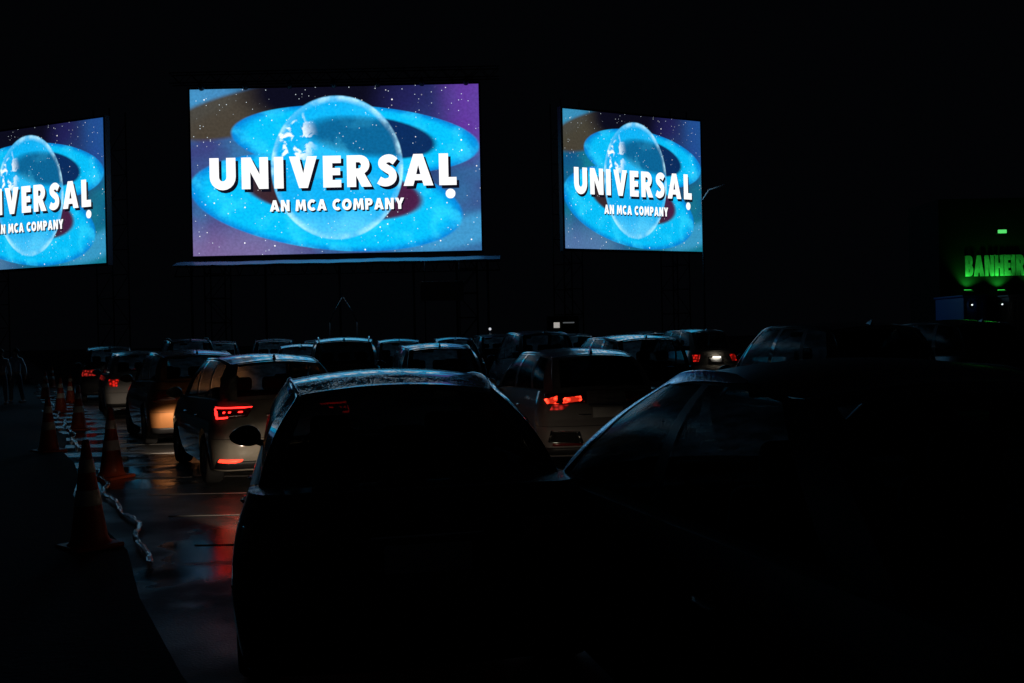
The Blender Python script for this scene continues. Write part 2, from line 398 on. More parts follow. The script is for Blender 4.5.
    col = mixc(col, (0.92, 0.97, 1.0), gm * sstep(noise(11, 7, 2.2, .6), .53, .60) * sstep(ell(.345, .68, .085, .20, 0), 1.2, .3))
    col = mixc(col, (0.50, 0.84, 0.96), gm * sstep(g, .90, 1.0) * (.12 + sstep(n2, .4, .62) * .7))
    col = mixc(col, (0.16, 0.62, 0.86), gm * sstep(v, .30, .12) * .5 * sstep(n2, .3, .7, .5, 1))
    # moon and stars
    col = mixc(col, (1, 1, 1), mask(ell(.896, .345, .0165, .0285, 0), .12))
    def stars(scale, r, thr, seed):
        vo = N.new('ShaderNodeTexVoronoi'); vo.inputs['Scale'].default_value = scale
        a = N.new('ShaderNodeVectorMath'); a.operation = 'ADD'; a.inputs[1].default_value = (seed, seed, 0); L.new(cb.outputs[0], a.inputs[0]); L.new(a.outputs[0], vo.inputs['Vector'])
        sc = N.new('ShaderNodeSeparateColor'); L.new(vo.outputs['Color'], sc.inputs[0])
        return sstep(X(vo.outputs['Distance']), r * .5, r, 1.0, 0.0) * sstep(X(sc.outputs[0]), thr, thr + .1)
    col = mixc(col, (1, 1, 1), stars(22, .125, .70, 4.0) * sstep(g, .98, 1.05))
    col = mixc(col, (.8, .92, 1), stars(50, .17, .72, 9.0) * .8)
    gr = N.new('ShaderNodeMix'); gr.data_type = 'RGBA'; gr.blend_type = 'MULTIPLY'; gr.inputs['Factor'].default_value = 1.0
    L.new(col.s, gr.inputs['A']); cg = N.new('ShaderNodeCombineColor'); gv = sstep(n3, .3, .7, .88, 1.07)
    for k_ in range(3): L.new(gv.s, cg.inputs[k_])
    L.new(cg.outputs[0], gr.inputs['B']); col = X(gr.outputs['Result'])
    out = N['Material Output']; N.remove(P)
    em = N.new('ShaderNodeEmission'); em.inputs['Strength'].default_value = strength
    # LED modules: a barely visible seam grid
    L.new(col.s, em.inputs['Color']); L.new(em.outputs[0], out.inputs['Surface'])
    return m

# ================================================================== GROUND
def asphalt():
    m, nt, N, L, P = mat('wet_asphalt')
    tc = N.new('ShaderNodeTexCoord')
    def nz(s, d=6):
        n = N.new('ShaderNodeTexNoise'); n.inputs['Scale'].default_value = s; n.inputs['Detail'].default_value = d
        L.new(tc.outputs['Object'], n.inputs['Vector']); return n.outputs['Fac']
    a = nz(0.35); b = nz(60, 3); c = nz(2.2)
    cr = N.new('ShaderNodeValToRGB'); cr.color_ramp.elements[0].color = (0.012, 0.012, 0.013, 1); cr.color_ramp.elements[1].color = (0.038, 0.037, 0.036, 1)
    L.new(b, cr.inputs[0]); L.new(cr.outputs[0], P.inputs['Base Color'])
    mr = N.new('ShaderNodeMapRange'); mr.inputs['From Min'].default_value = .38; mr.inputs['From Max'].default_value = .62
    mr.inputs['To Min'].default_value = .34; mr.inputs['To Max'].default_value = .60
    ad = N.new('ShaderNodeMath'); ad.operation = 'ADD'; L.new(a, ad.inputs[0]); L.new(c, ad.inputs[1])
    ha = N.new('ShaderNodeMath'); ha.operation = 'MULTIPLY'; ha.inputs[1].default_value = .5; L.new(ad.outputs[0], ha.inputs[0])
    # shallow water lies in bands along the slab joints
    wv = N.new('ShaderNodeTexWave'); wv.bands_direction = 'Y'; wv.inputs['Scale'].default_value = 1 / 1.47 * .3183 * 1.0; wv.inputs['Distortion'].default_value = 2.5; wv.inputs['Detail'].default_value = 3; wv.inputs['Detail Scale'].default_value = .6
    L.new(tc.outputs['Object'], wv.inputs['Vector'])
    w2 = N.new('ShaderNodeMath'); w2.operation = 'MULTIPLY_ADD'; w2.inputs[1].default_value = .22; L.new(wv.outputs['Fac'], w2.inputs[0]); L.new(ha.outputs[0], w2.inputs[2])
    w3 = N.new('ShaderNodeMath'); w3.operation = 'SUBTRACT'; w3.inputs[1].default_value = .11; L.new(w2.outputs[0], w3.inputs[0]); ha = w3
    L.new(ha.outputs[0], mr.inputs['Value'])
    # a shallow puddle stands beside the tape, far down the lane
    sx = N.new('ShaderNodeSeparateXYZ'); L.new(tc.outputs['Object'], sx.inputs[0])
    def mth(op, *a):
        n = N.new('ShaderNodeMath'); n.operation = op
        for i, v_ in enumerate(a):
            if hasattr(v_, 'links'): L.new(v_, n.inputs[i])
            else: n.inputs[i].default_value = v_
        return n.outputs[0]
    def ss(v_, a0, b0, lo=0., hi=1.):
        n = N.new('ShaderNodeMapRange'); n.interpolation_type = 'SMOOTHSTEP'; L.new(v_, n.inputs['Value'])
        n.inputs['From Min'].default_value = a0; n.inputs['From Max'].default_value = b0; n.inputs['To Min'].default_value = lo; n.inputs['To Max'].default_value = hi
        return n.outputs['Result']
    ta = ground_at(38, 385); tb_ = ground_at(156, 567); kk = (tb_.x - ta.x) / (tb_.y - ta.y)
    off = mth('SUBTRACT', mth('SUBTRACT', sx.outputs[0], ta.x), mth('MULTIPLY', mth('SUBTRACT', sx.outputs[1], ta.y), kk))
    off = mth('ADD', off, mth('MULTIPLY', mth('SUBTRACT', c, .5), 2.2))
    pm = mth('MULTIPLY', ss(off, .6, 1.4, 1, 0), ss(sx.outputs[1], 9.5, 13.5))
    pm = mth('MULTIPLY', pm, ss(wv.outputs['Fac'], .15, .5, .25, 1.0))
    gw = ground_at(226, 545)      # second puddle beside the foreground sedan
    dx_ = mth('SUBTRACT', sx.outputs[0], gw.x); dy_ = mth('SUBTRACT', sx.outputs[1], gw.y)
    dd = mth('SQRT', mth('ADD', mth('MULTIPLY', mth('MULTIPLY', dx_, dx_), 1.8), mth('MULTIPLY', mth('MULTIPLY', dy_, dy_), .22)))
    dd = mth('ADD', dd, mth('MULTIPLY', mth('SUBTRACT', c, .5), 1.6))
    pm = mth('MAXIMUM', pm, mth('MULTIPLY', ss(dd, .35, .95, 1, 0), .80))
    rg = N.new('ShaderNodeMix'); rg.data_type = 'FLOAT'; L.new(pm, rg.inputs[0]); L.new(mr.outputs['Result'], rg.inputs[2]); rg.inputs[3].default_value = .07
    L.new(mth('MULTIPLY_ADD', pm, .32, .20), P.inputs['Specular IOR Level'])
    L.new(rg.outputs[0], P.inputs['Roughness']); PM = pm
    bp = N.new('ShaderNodeBump'); bp.inputs['Strength'].default_value = .45; bp.inputs['Distance'].default_value = .006
    L.new(mth('MULTIPLY_ADD', PM, -.38, .45), bp.inputs['Strength'])
    L.new(b, bp.inputs['Height']); L.new(bp.outputs['Normal'], P.inputs['Normal'])
    return m
bm = bmesh.new()
r = 900
vs = [bm.verts.new(p) for p in ((-r, -60, 0), (r, -60, 0), (r, r, 0), (-r, r, 0))]; bm.faces.new(vs)
link('ground', bm, asphalt(), smooth=False, kind='structure')

# tape line on the ground: from the far left to the near left
T0 = ground_at(38, 385); T1 = ground_at(156, 567)
TD = (T1 - T0); TL = TD.length; TD.normalize(); TN = Vector((-TD.y, TD.x, 0))
if TN.x < 0: TN = -TN                      # points to the car lanes
def lane_x(y): return T0.x + (T1.x - T0.x) * (y - T0.y) / (T1.y - T0.y)
# rough verge to the left of the tape
bm = bmesh.new()
P = []
for i in range(40):
    y = 2.0 + i * 1.6; row = []
    for j in range(24):
        x = lane_x(y) - 0.25 - j * 0.9
        row.append(Vector((x, y, 0.004 + (0 if j == 0 else random.uniform(0.0, 0.035)))))
    P.append(row)
for i, row in enumerate(P):
    row[0].x += .10 * sin(i * 1.9) + .08 * sin(i * .77)
grid(bm, P, flip=True)
M_VERGE = simple('trodden_dirt', (0.030, 0.029, 0.027), 0.9, var=.5, scale=3, spec=.2, bump=1.0, bscale=25)
link('dirt_verge', bm, M_VERGE, kind='structure')
# slab joints across the lane
bm = bmesh.new()
yj = 5.6
while yj < 40:
    x0 = lane_x(yj) + .45; x1 = 6.0
    n = 30; row0 = []; row1 = []
    w = random.uniform(.014, .02)
    for k in range(n + 1):
        x = x0 + (x1 - x0) * k / n; dy = random.uniform(-.006, .006)
        row0.append(Vector((x, yj + dy - w, .002))); row1.append(Vector((x, yj + dy + w, .002)))
    rows = [row0] + [[Vector((a_.x, a_.y + (b_.y - a_.y) * k / 6, .002 + .007 * sin(pi * k / 6))) for a_, b_ in zip(row0, row1)] for k in range(1, 6)] + [row1]
    V = grid(bm, rows)
    yj += 1.47
link('slab_joints', bm, simple('smooth_joint_sealant', (0.16, 0.16, 0.16), .12, var=.3, coat=1.0), smooth=True, kind='structure')

# ================================================================== SCREENS AND STAGE
SD = 48.0
M_STEEL = simple('dark_steel', (0.04, 0.042, 0.05), .45, metal=.6)
M_WHITE_TXT = emitter('white_letter_light', (1, 1, 1), 1.15)
M_BLACK_TXT = emitter('dark_letter_shade', (0.004, 0.004, 0.012), 1.0)
def make_screen(pTL, pTR, pBR, pBL, dl, dr, label, mt, u0=0.0):
    """corner pixels and the distances of the two sides; the screen stands upright"""
    l0 = at_depth(*pBL, dl); l1 = at_depth(*pTL, dl); r0 = at_depth(*pBR, dr); r1 = at_depth(*pTR, dr)
    cx = (l0 + l1) / 2; cr = (r0 + r1) / 2
    wv = Vector((cr.x - cx.x, cr.y - cx.y, 0)); w = wv.length; rz = atan2(wv.y, wv.x)
    zb = (l0.z + r0.z) / 2; zt = (l1.z + r1.z) / 2; h = zt - zb
    root = empty('led_screen', ((cx.x + cr.x) / 2, (cx.y + cr.y) / 2, 0), rz, label=label, cat='led screen', group='led screens showing the film')
    bm = bmesh.new(); uvl = bm.loops.layers.uv.new('UVMap')
    vs = [bm.verts.new(p) for p in ((-w / 2, 0, zb), (w / 2, 0, zb), (w / 2, 0, zt), (-w / 2, 0, zt))]
    f = bm.faces.new(vs)
    for lp, t in zip(f.loops, ((0, 0), (1, 0), (1, 1), (0, 1))): lp[uvl].uv = t
    disp = link('display', bm, mt, root, smooth=False)
    disp.data.materials[0] = mt
    def X_(u): return -w / 2 + u * w
    def Z_(v): return zb + v * h
    dx, dz = w * .009, h * .018
    link('letter_shade', text_bm('UNIVERSAL', X_(.064) + dx, X_(.918) + dx, Z_(.395) - dz, Z_(.585) - dz, .19, y=-.03), M_BLACK_TXT, disp, smooth=False)
    link('lettering', text_bm('UNIVERSAL', X_(.064), X_(.918), Z_(.395), Z_(.585), .19, y=-.06), M_WHITE_TXT, disp, smooth=False)
    dx, dz = w * .004, h * .009
    link('letter_shade', text_bm('AN MCA COMPANY', X_(.270) + dx, X_(.735) + dx, Z_(.258) - dz, Z_(.325) - dz, .14, y=-.03), M_BLACK_TXT, disp, smooth=False)
    link('lettering', text_bm('AN MCA COMPANY', X_(.270), X_(.735), Z_(.258), Z_(.325), .14, y=-.06), M_WHITE_TXT, disp, smooth=False)
    bm = bmesh.new()
    t = .10
    box(bm, (0, .16, zt + t / 2 + .003), (w + 2 * t, .3, t)); box(bm, (0, .16, zb - t / 2 - .003), (w + 2 * t, .3, t))
    box(bm, (-w / 2 - t / 2 - .003, .16, (zb + zt) / 2), (t, .3, h)); box(bm, (w / 2 + t / 2 + .003, .16, (zb + zt) / 2), (t, .3, h))
    box(bm, (0, .25, (zb + zt) / 2), (w, .2, h))
    link('frame', bm, M_STEEL, root, smooth=False)
    # scaffold towers carrying it
    for sx in (-1, 1):
        bm = bmesh.new(); x = sx * (w / 2 - .8); a = .5
        for ax in (-a, a):
            for ay in (.7, 1.7): tube(bm, [(x + ax, ay, 0), (x + ax, ay, zt + .6)], .035, 6)
        z = .4; k = 0
        while z < zt:
            for ay in (.7, 1.7):
                tube(bm, [(x - a, ay, z), (x + a, ay, z)], .025, 5)
                tube(bm, [(x - a if k % 2 else x + a, ay, z), (x + a if k % 2 else x - a, ay, z + 1.2)], .02, 5)
            z += 1.2; k += 1
        link('scaffold_tower', bm, M_STEEL, root)
    return root, w, h, zb, zt
M_SCR = screen_material('film_picture', 1.32); M_SCR2 = screen_material('film_picture_cooler', 1.22, True)
main, mw, mh, mzb, mzt = make_screen((190, 90), (478, 83.5), (482, 249.5), (193, 257), SD, SD, 'large central screen, widest of the three, above the lit stage ledge', M_SCR)
make_screen((562, 108), (700, 122), (702.5, 251), (566, 249), 45.8, 49.3, 'narrower screen to the right of the large one, angled away to the right', M_SCR2)
make_screen((-44, 136), (102, 119.5), (107, 263), (-38, 272), 50.0, 46.2, 'narrower screen at the left, partly cut off by the picture edge', M_SCR2)

# stage ledge under the main screen
a = at_depth(172, 268, SD - 1.6); b = at_depth(500, 259, SD - 1.6)
st = empty('stage_ledge', ((a.x + b.x) / 2, SD - .9, 0), 0, label='long narrow ledge glowing blue just below the large central screen', cat='ledge')
lw = b.x - a.x; lz = mzb - .46
bm = bmesh.new(); rows = []
for prof in [(.55, .15), (.20, .11), (-.15, .04), (-.50, -.06), (-.60, -.10), (-.58, -.14), (.55, -.14)]:
    rows.append([Vector((-lw / 2 + lw * i / 90, prof[0], lz + prof[1] + .006 * sin(i * .7) + .010 * sin(i * .23 + 1))) for i in range(91)])
grid(bm, rows)
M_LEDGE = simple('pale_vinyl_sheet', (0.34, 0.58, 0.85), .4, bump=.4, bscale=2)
link('deck', bm, M_LEDGE, st, auto=50)
for sx in (-.46, -.23, 0, .23, .46):
    bm = bmesh.new(); x = sx * lw
    tube(bm, [(x, .2, 0), (x, .2, lz - .12)], .06, 8); tube(bm, [(x - .5, .2, .03), (x + .5, .2, .03)], .05, 6)
    link('post', bm, M_STEEL, st)
bm = bmesh.new()
for i in range(40):
    x = -lw / 2 + .2 + (lw - .4) * i / 39
    tube(bm, [(x, -.4, lz - .125), (x + (lw / 80 if i % 2 else -lw / 80), -.4, lz - .6)], .02, 5)
tube(bm, [(-lw / 2, -.4, lz - .6), (lw / 2, -.4, lz - .6)], .03, 6)
link('truss', bm, M_STEEL, st)

# header truss above the main screen with unlit lamps hanging
hp = empty('lighting_truss', (main.location.x, SD + .3, 0), 0, label='dark lattice truss running above the large central screen', cat='truss')
bm = bmesh.new(); z0, z1 = mzt + .35, mzt + .85; hw = mw / 2 + 1
for z in (z0, z1):
    for y in (-.25, .25): tube(bm, [(-hw, y, z), (hw, y, z)], .03, 6)
n = 34
for i in range(n):
    x = -hw + 2 * hw * i / n; x2 = x + 2 * hw / n
    for y in (-.25, .25): tube(bm, [(x, y, z0 if i % 2 else z1), (x2, y, z1 if i % 2 else z0)], .018, 5)
link('lattice', bm, M_STEEL, hp)
for i in range(7):
    x = -hw * .8 + 1.6 * hw * i / 6
    bm = bmesh.new(); lathe(bm, [(.001, .16), (.12, .15), (.14, -.12), (.12, -.16), (.11, -.14), (.001, -.1)], Matrix.Translation((x, -.45, z0 - .25)) @ Matrix.Rotation(.9, 4, 'X'), 14)
    box(bm, (x, -.35, z0 - .08), (.04, .05, .3))
    link('stage_lamp', bm, M_STEEL, hp)

# small things below the stage
p = at_depth(343, 306, SD - 3)
t = empty('speaker_tripod', (p.x, p.y, 0), 0, label='dim a-shaped steel stand under the middle of the stage ledge', cat='stand')
bm = bmesh.new()
zt_ = at_depth(343, 297, SD - 3).z; zb_ = at_depth(343, 311, SD - 3).z
for s in (-1, 1): tube(bm, [(0, 0, zt_), (s * .42, 0, zb_ - .05), (s * .62, 0, zb_ - .5)], .03, 6)
tube(bm, [(-.62, 0, zb_ - .5), (-.62, 0, 0)], .03, 8); tube(bm, [(.62, 0, zb_ - .5), (.62, 0, 0)], .03, 8)
link('legs', bm, simple('galvanised_steel', (.5, .5, .52), .35, metal=1), t)
p = at_depth(442, 291, SD - 2)
t = empty('banner_board', (p.x, p.y, 0), 0, label='dim brownish board hanging under the right half of the stage ledge', cat='board')
bm = bmesh.new(); box(bm, (0, 0, p.z), (2.0, .08, .9), bev=.02); link('panel', bm, simple('brown_board', (.35, .26, .22), .5, var=.6, scale=3), t, auto=40)
bm = bmesh.new()
for s in (-.8, .8): tube(bm, [(s, 0, p.z + .46), (s, .3, lz - .13)], .02, 5); tube(bm, [(s, .05, p.z - .4), (s, .05, 0)], .03, 6)
link('strut', bm, M_STEEL, t)
# rig arm and lamp at the right screen
p = at_depth(700, 190, 47)
t = empty('rigging_arm', (p.x, p.y, 0), 0, label='thin pale rigging arm sticking out right of the narrower right screen', cat='rigging arm')
q = at_depth(726, 184.5, 46); q.x -= p.x; q.y -= p.y
bm = bmesh.new(); tube(bm, [(.2, .5, p.z - .4), (q.x * .35, q.y * .3, p.z - .05), (q.x, q.y, q.z)], [.03, .03, .045], 6)
link('arm', bm, simple('pale_steel_pole', (.75, .75, .76), .35), t)
bm = bmesh.new(); tube(bm, [(.2, .5, 0), (.2, .5, p.z + 1)], .05, 6); link('pole', bm, M_STEEL, t)

# ================================================================== TOILET BLOCK at right
bd = 40.0
pA = at_depth(950, 300, bd); zA = at_depth(985, 276, bd).z; zB = at_depth(985, 255.5, bd).z
tb = empty('toilet_block', (pA.x + 4.2, bd + 1.5, 0), 0, label='dark low building with a green lit toilets sign at the right edge', cat='building')
bm = bmesh.new(); box(bm, (0, 0, 3.4), (9.2, 3, 6.8)); M_BLK = simple('dark_painted_block', (.018, .020, .018), .95, spec=.05, bump=.3, bscale=4)
link('wall', bm, M_BLK, tb, smooth=False)
bm = bmesh.new(); box(bm, (0, 0, 6.88), (9.2, 3.0, .14)); link('roof', bm, M_BLK, tb, smooth=False)
xs = at_depth(965, 266, bd).x
sg = empty('toilet_sign', (xs, bd - .06, 0), 0, label='bold capital letters of the toilets sign washed in green light', cat='sign')
ww = at_depth(1024, 266, bd).x - xs
bmx = text_bm('BANHEIROS', 0, ww * 1.31, zA, zB, .17, depth=.05, bold=.013)
M_SIGN = simple('sign_letter_paint', (.6, .6, .58), .55, var=.7, scale=3.5)
link('lettering', bmx, M_SIGN, sg, smooth=False)
# blue container and lights in front
p0 = at_depth(963.5, 300, 36); p1 = at_depth(987, 300, 36); ztop = at_depth(975, 297, 36).z
def container(x0, x1, y, zt, mt, label, cat, name):
    o = empty(name, ((x0 + x1) / 2, y + 1.2, 0), 0, label=label, cat=cat)
    bm = bmesh.new(); box(bm, (0, 0, zt / 2), (x1 - x0, 2.4, zt), bev=.03)
    n = max(3, int((x1 - x0) / .22))
    for i in range(n): box(bm, ((x0 - x1) / 2 + (i + .5) * (x1 - x0) / n, -1.215, zt / 2), (.09, .03, zt - .3))
    link('body', bm, mt, o, auto=40)
    bm = bmesh.new(); box(bm, (0, 0, zt + .045), (x1 - x0 + .1, 2.5, .08), bev=.02); link('roof', bm, mt, o, auto=40)
    return o
cb_ = container(p0.x, p1.x, 36, ztop, simple('blue_cabin_paint', (.02, .12, .40), .5), 'blue portable cabin with a green floodlight on its roof, under the toilets sign', 'cabin', 'portable_cabin')
p2 = at_depth(989, 300, 36.3); p3 = at_depth(1007, 300, 36.3)
container(p2.x, p3.x, 36.3, ztop - .05, simple('dark_cabin_paint', (.025, .03, .05), .5), 'dark portable cabin with two small white lamps, between blue and pale cabins', 'cabin', 'portable_cabin')
p4 = at_depth(1009, 300, 35.5); p5 = at_depth(1060, 300, 35.5)
container(p4.x, p5.x, 35.5, at_depth(1015, 297, 35.5).z, simple('pale_cabin_paint', (.35, .34, .30), .5), 'pale grey portable cabin at the right picture edge', 'cabin', 'portable_cabin')
M_GREEN = emitter('green_lamp', (.05, 1.0, .10), 1.0)
M_WDOT = emitter('white_lamp', (.85, .95, 1.0), 1.3)
def flood(px, py, y, tx, label, power):
    p = at_depth(px, py, y)
    o = empty('floodlight', (p.x, y, p.z), 0, label=label, cat='floodlight', group='green floodlights')
    bm = bmesh.new(); box(bm, (0, 0, .16), (.34, .16, .24), bev=.02, rx=.5); box(bm, (0, 0, .02), (.3, .12, .03))
    for s in (-1, 1): box(bm, (s * .19, 0, .1), (.02, .04, .2))
    link('housing', bm, M_STEEL, o, auto=40)
    bm = bmesh.new(); box(bm, (0, .05, .28), (.28, .12, .02), rx=.5)
    link('lens', bm, M_GREEN, o, smooth=False)
    ld = bpy.data.lights.new('flood_bulb', 'SPOT'); ld.energy = power; ld.color = (.04, 1.0, .08); ld.spot_size = radians(110); ld.spot_blend = .8; ld.shadow_soft_size = .05
    lo = bpy.data.objects.new('flood_bulb', ld); COL.objects.link(lo); lo.parent = o; lo.location = (0, .10, .34)
    d = Vector((tx, .55, 2.0)).normalized(); lo.rotation_euler = d.to_track_quat('-Z', 'Y').to_euler()
flood(969, 297.5, 39.62, .5, 'green floodlight on the blue cabin roof, left of the two under the sign', 56)
flood(1002.5, 297.5, 39.62, 0, 'green floodlight right of the other, below the middle of the toilets sign', 64)
flood(1040, 297.5, 39.62, 0, 'green floodlight beyond the right picture edge below the sign', 56)
p = at_depth(1003, 231, 39.7)
o = empty('wall_lamp', (p.x, 39.85, p.z), 0, label='small green lamp high on the wall above the toilets sign', cat='lamp')
bm = bmesh.new(); box(bm, (0, 0, 0), (.42, .12, .2), bev=.03); link('shade', bm, M_STEEL, o, auto=40)
bm = bmesh.new(); box(bm, (0, -.09, -.01), (.34, .06, .14), bev=.02); link('diffuser', bm, emitter('soft_green_lamp', (.10, .75, .16), 1.0), o, auto=40)
for i, (px, lb) in enumerate(((984, 'left of the two small white lamps on the dark cabin'), (1006.5, 'right of the two small white lamps on the dark cabin'))):
    p = at_depth(px, 304, 35.0)
    o = empty('bulkhead_lamp', (p.x, 35.9 if i == 0 else 35.3, p.z), 0, label=lb, cat='lamp', group='small white cabin lamps')
    bm = bmesh.new(); bmesh.ops.create_uvsphere(bm, u_segments=12, v_segments=8, radius=.03)
    link('globe', bm, M_WDOT, o)
    bm = bmesh.new(); tube(bm, [(0, .04, 0), (0, .38 if i == 0 else .2, 0)], .07, 10); link('base', bm, M_STEEL, o)

# ================================================================== CARS
def lerp(a, b, t): return a + (b - a) * t
def table(tb):
    def f(z):
        if z <= tb[0][0]: return tb[0][1]
        for (a, x), (b, y) in zip(tb, tb[1:]):
            if z <= b:
                t = (z - a) / (b - a); t = t * t * (3 - 2 * t) if False else t
                return x + (y - x) * t
        return tb[-1][1]
    return f
def smooth_table(tb):
    """Catmull-Rom through the table"""
    def f(z):
        n = len(tb)
        if z <= tb[0][0]: return tb[0][1]
        if z >= tb[-1][0]: return tb[-1][1]
        for i in range(n - 1):
            if z <= tb[i + 1][0]:
                x0, y0 = tb[i]; x1, y1 = tb[i + 1]; h = x1 - x0; t = (z - x0) / h
                m0 = ((y1 - tb[i - 1][1]) / (x1 - tb[i - 1][0])) if i > 0 else (y1 - y0) / h
                m1 = ((tb[i + 2][1] - y0) / (tb[i + 2][0] - x0)) if i + 2 < n else (y1 - y0) / h
                return (2 * t ** 3 - 3 * t * t + 1) * y0 + (t ** 3 - 2 * t * t + t) * h * m0 + (-2 * t ** 3 + 3 * t * t) * y1 + (t ** 3 - t * t) * h * m1
    return f
KINDS = {
 # L, half width, H, belt front/rear, hood nose height, A base y, roof front y, roof rear y, rear glass base y, roof half width, deck z
 'sedan': dict(L=4.45, W=.885, H=1.49, bf=.95, br=1.00, nose=.70, ya=1.02, yrf=.28, yrr=-1.02, yc=-1.70, rw=.60, deck=1.04, wins=((.05, .44), (.485, .90)), rear=[(.15, .16), (.30, .05), (.42, .0), (.58, .0), (.64, .05), (.80, .06), (1.0, .10), (1.1, .16)]),
 'hatch': dict(L=4.10, W=.875, H=1.54, bf=.96, br=1.03, nose=.72, ya=.98, yrf=.22, yrr=-1.45, yc=-1.86, rw=.60, deck=1.03, wins=((.05, .38), (.42, .72), (.76, .93)), rear=[(.15, .15), (.30, .03), (.45, .0), (.60, .01), (.66, .06), (.85, .08), (1.0, .13), (1.1, .18)]),
 'suv': dict(L=4.30, W=.90, H=1.66, bf=1.04, br=1.12, nose=.84, ya=1.05, yrf=.30, yrr=-1.62, yc=-1.96, rw=.63, deck=1.12, wins=((.05, .36), (.40, .68), (.72, .93)), rear=[(.18, .15), (.34, .04), (.50, .0), (.66, .01), (.72, .06), (.90, .07), (1.1, .12), (1.2, .16)]),
}
def q3(p0, p1, p2, t): return p0 * (1 - t) ** 2 + p1 * (2 * t * (1 - t)) + p2 * t * t
def make_car(kind, label, body, loc, heading, tail='plain', tail_lit=0, head=0.0, rails=False, detail=2, H=None, L=None, cladding=False,
             plate=True, sharkfin=True, rear_tint=None, rear_bumper='plain', tint=True, cat='car', wiper=True, beam=0, cut=5, plate_lamp=0, glint_mat=None, side_tint=None, geo=None):
    K = dict(KINDS[kind])
    if geo: K.update(geo)
    if H: K['H'] = H
    if L: K['L'] = L
    hl = K['L'] / 2; Wd = K['W']
    root = empty('parked_car', (loc[0], loc[1], 0), heading, label=label, cat=cat, group='cars parked facing the screens')
    k_z = K['H'] / KINDS[kind]['H']; k_b = 1 + (k_z - 1) * .6
    bf, br, nose, deck = K['bf'] * k_b, K['br'] * k_b, K['nose'] * k_b, K['deck'] * k_b
    ya, yrf, yrr, yc = K['ya'], K['yrf'], K['yrr'] - (hl - KINDS[kind]['L'] / 2), K['yc'] - (hl - KINDS[kind]['L'] / 2)
    pw = smooth_table([(.12, .91), (.25, .955), (.45, .985), (.62, 1.0), (.78, .985), (.90, .955), (1.0, .915), (1.1, .875), (1.3, .80)])
    roff = smooth_table(K['rear'])
    foff = smooth_table([(.15, .20), (.3, .04), (.48, .0), (.66, .05), (.80, .20), (1.0, .40)])
    ztf = smooth_table([(-hl, deck - .015), (yc, br), (-.4, lerp(bf, br, .6)), (ya, bf), (ya + .5, bf - .06), (hl - .45, nose + .10), (hl - .1, nose), (hl, nose - .03)])
    zb = .22 if kind != 'suv' else .26
    RC, FC, WE_R, WE_F = .34, .75, .80, .52
    def P_(q, z):
        """surface point on the right side; q 0..1 rear face, 1..2 rear corner, 2..3 flank, 3..4 front corner, 4..5 nose"""
        w = Wd * pw(z); y0 = -hl + roff(z); y1 = hl - foff(z)
        if q <= 1: x = WE_R * w * q; y = y0 - .05 * (1 - q * q) + .0
        elif q <= 2:
            a = (q - 1) * pi / 2; x = WE_R * w + (1 - WE_R) * w * sin(a); y = y0 + RC * (1 - cos(a))
        elif q <= 3: x = w; y = lerp(y0 + RC, y1 - FC, q - 2)
        elif q <= 4:
            a = (4 - q) * pi / 2; x = WE_F * w + (1 - WE_F) * w * sin(a); y = y1 - FC * (1 - cos(a))
        else: x = WE_F * w * (5 - q); y = y1 + .06 * (1 - (5 - q) ** 2)
        return Vector((x, y, z))
    def top(q):
        z = br
        for _ in range(4): z = ztf(P_(q, z).y)
        return P_(q, z)
    def Q_at_y(y, z):
        """flank q at a given y"""
        y0 = -hl + roff(z) + RC; y1 = hl - foff(z) - FC
        return 2 + (y - y0) / (y1 - y0)
    fine = detail >= 1
    KX = 6
    qs = [i / KX for i in range(KX)] + [1 + i / 6 for i in range(6)]
    nf = 56 if fine else 40
    qs += [2 + i / nf for i in range(nf)] + [3 + i / 7 for i in range(7)] + [4 + i / 5 for i in range(6)]
    NV = 15
    bm = bmesh.new(); G = []
    for q in qs:
        tp = top(q); z1 = tp.z
        G.append([P_(q, lerp(zb, z1, (j / NV))) for j in range(NV + 1)])
        G[-1][-1] = tp
    wheels = [(-hl + .86 + (.02 if kind == 'suv' else 0)), hl - .92]; wr = .335 if kind == 'suv' else .315; ar = wr + .055
    for s in (1, -1):
        strip = bmesh.new()
        V = [[bm.verts.new((p.x * s, p.y, p.z)) for p in col] for col in G]
        for i in range(len(V) - 1):
            for j in range(NV):
                q = (V[i][j], V[i + 1][j], V[i + 1][j + 1], V[i][j + 1])
                c = sum((v.co for v in q), Vector()) / 4
                if 1.5 < (qs[i]) < 4 and any(math.hypot(c.y - wy, c.z - wr) < ar for wy in wheels): continue
                bm.faces.new(q if s > 0 else q[::-1])
        for i, col in enumerate(V):
            if 1.5 < qs[i] < 4:
                for v in col:
                    for wy in wheels:
                        d = math.hypot(v.co.y - wy, v.co.z - wr)
                        if v.link_faces and len(v.link_faces) < 4 and v.co.z > zb + .01 and v.co.z < 1 and abs(d - ar) < .06 and d > 0:
                            v.co.y = wy + (v.co.y - wy) / d * ar; v.co.z = wr + (v.co.z - wr) / d * ar
        # deck, hood and shoulder
        prev = None
        nrear = KX
        rowi = [[V[k][NV] for k in range(KX + 1)]]
        idx0 = KX
        tops = [(i, V[i][NV]) for i in range(KX, len(qs) - 5)]
        prev = rowi[0]; inside = False
        ytop0 = V[0][NV].co.y
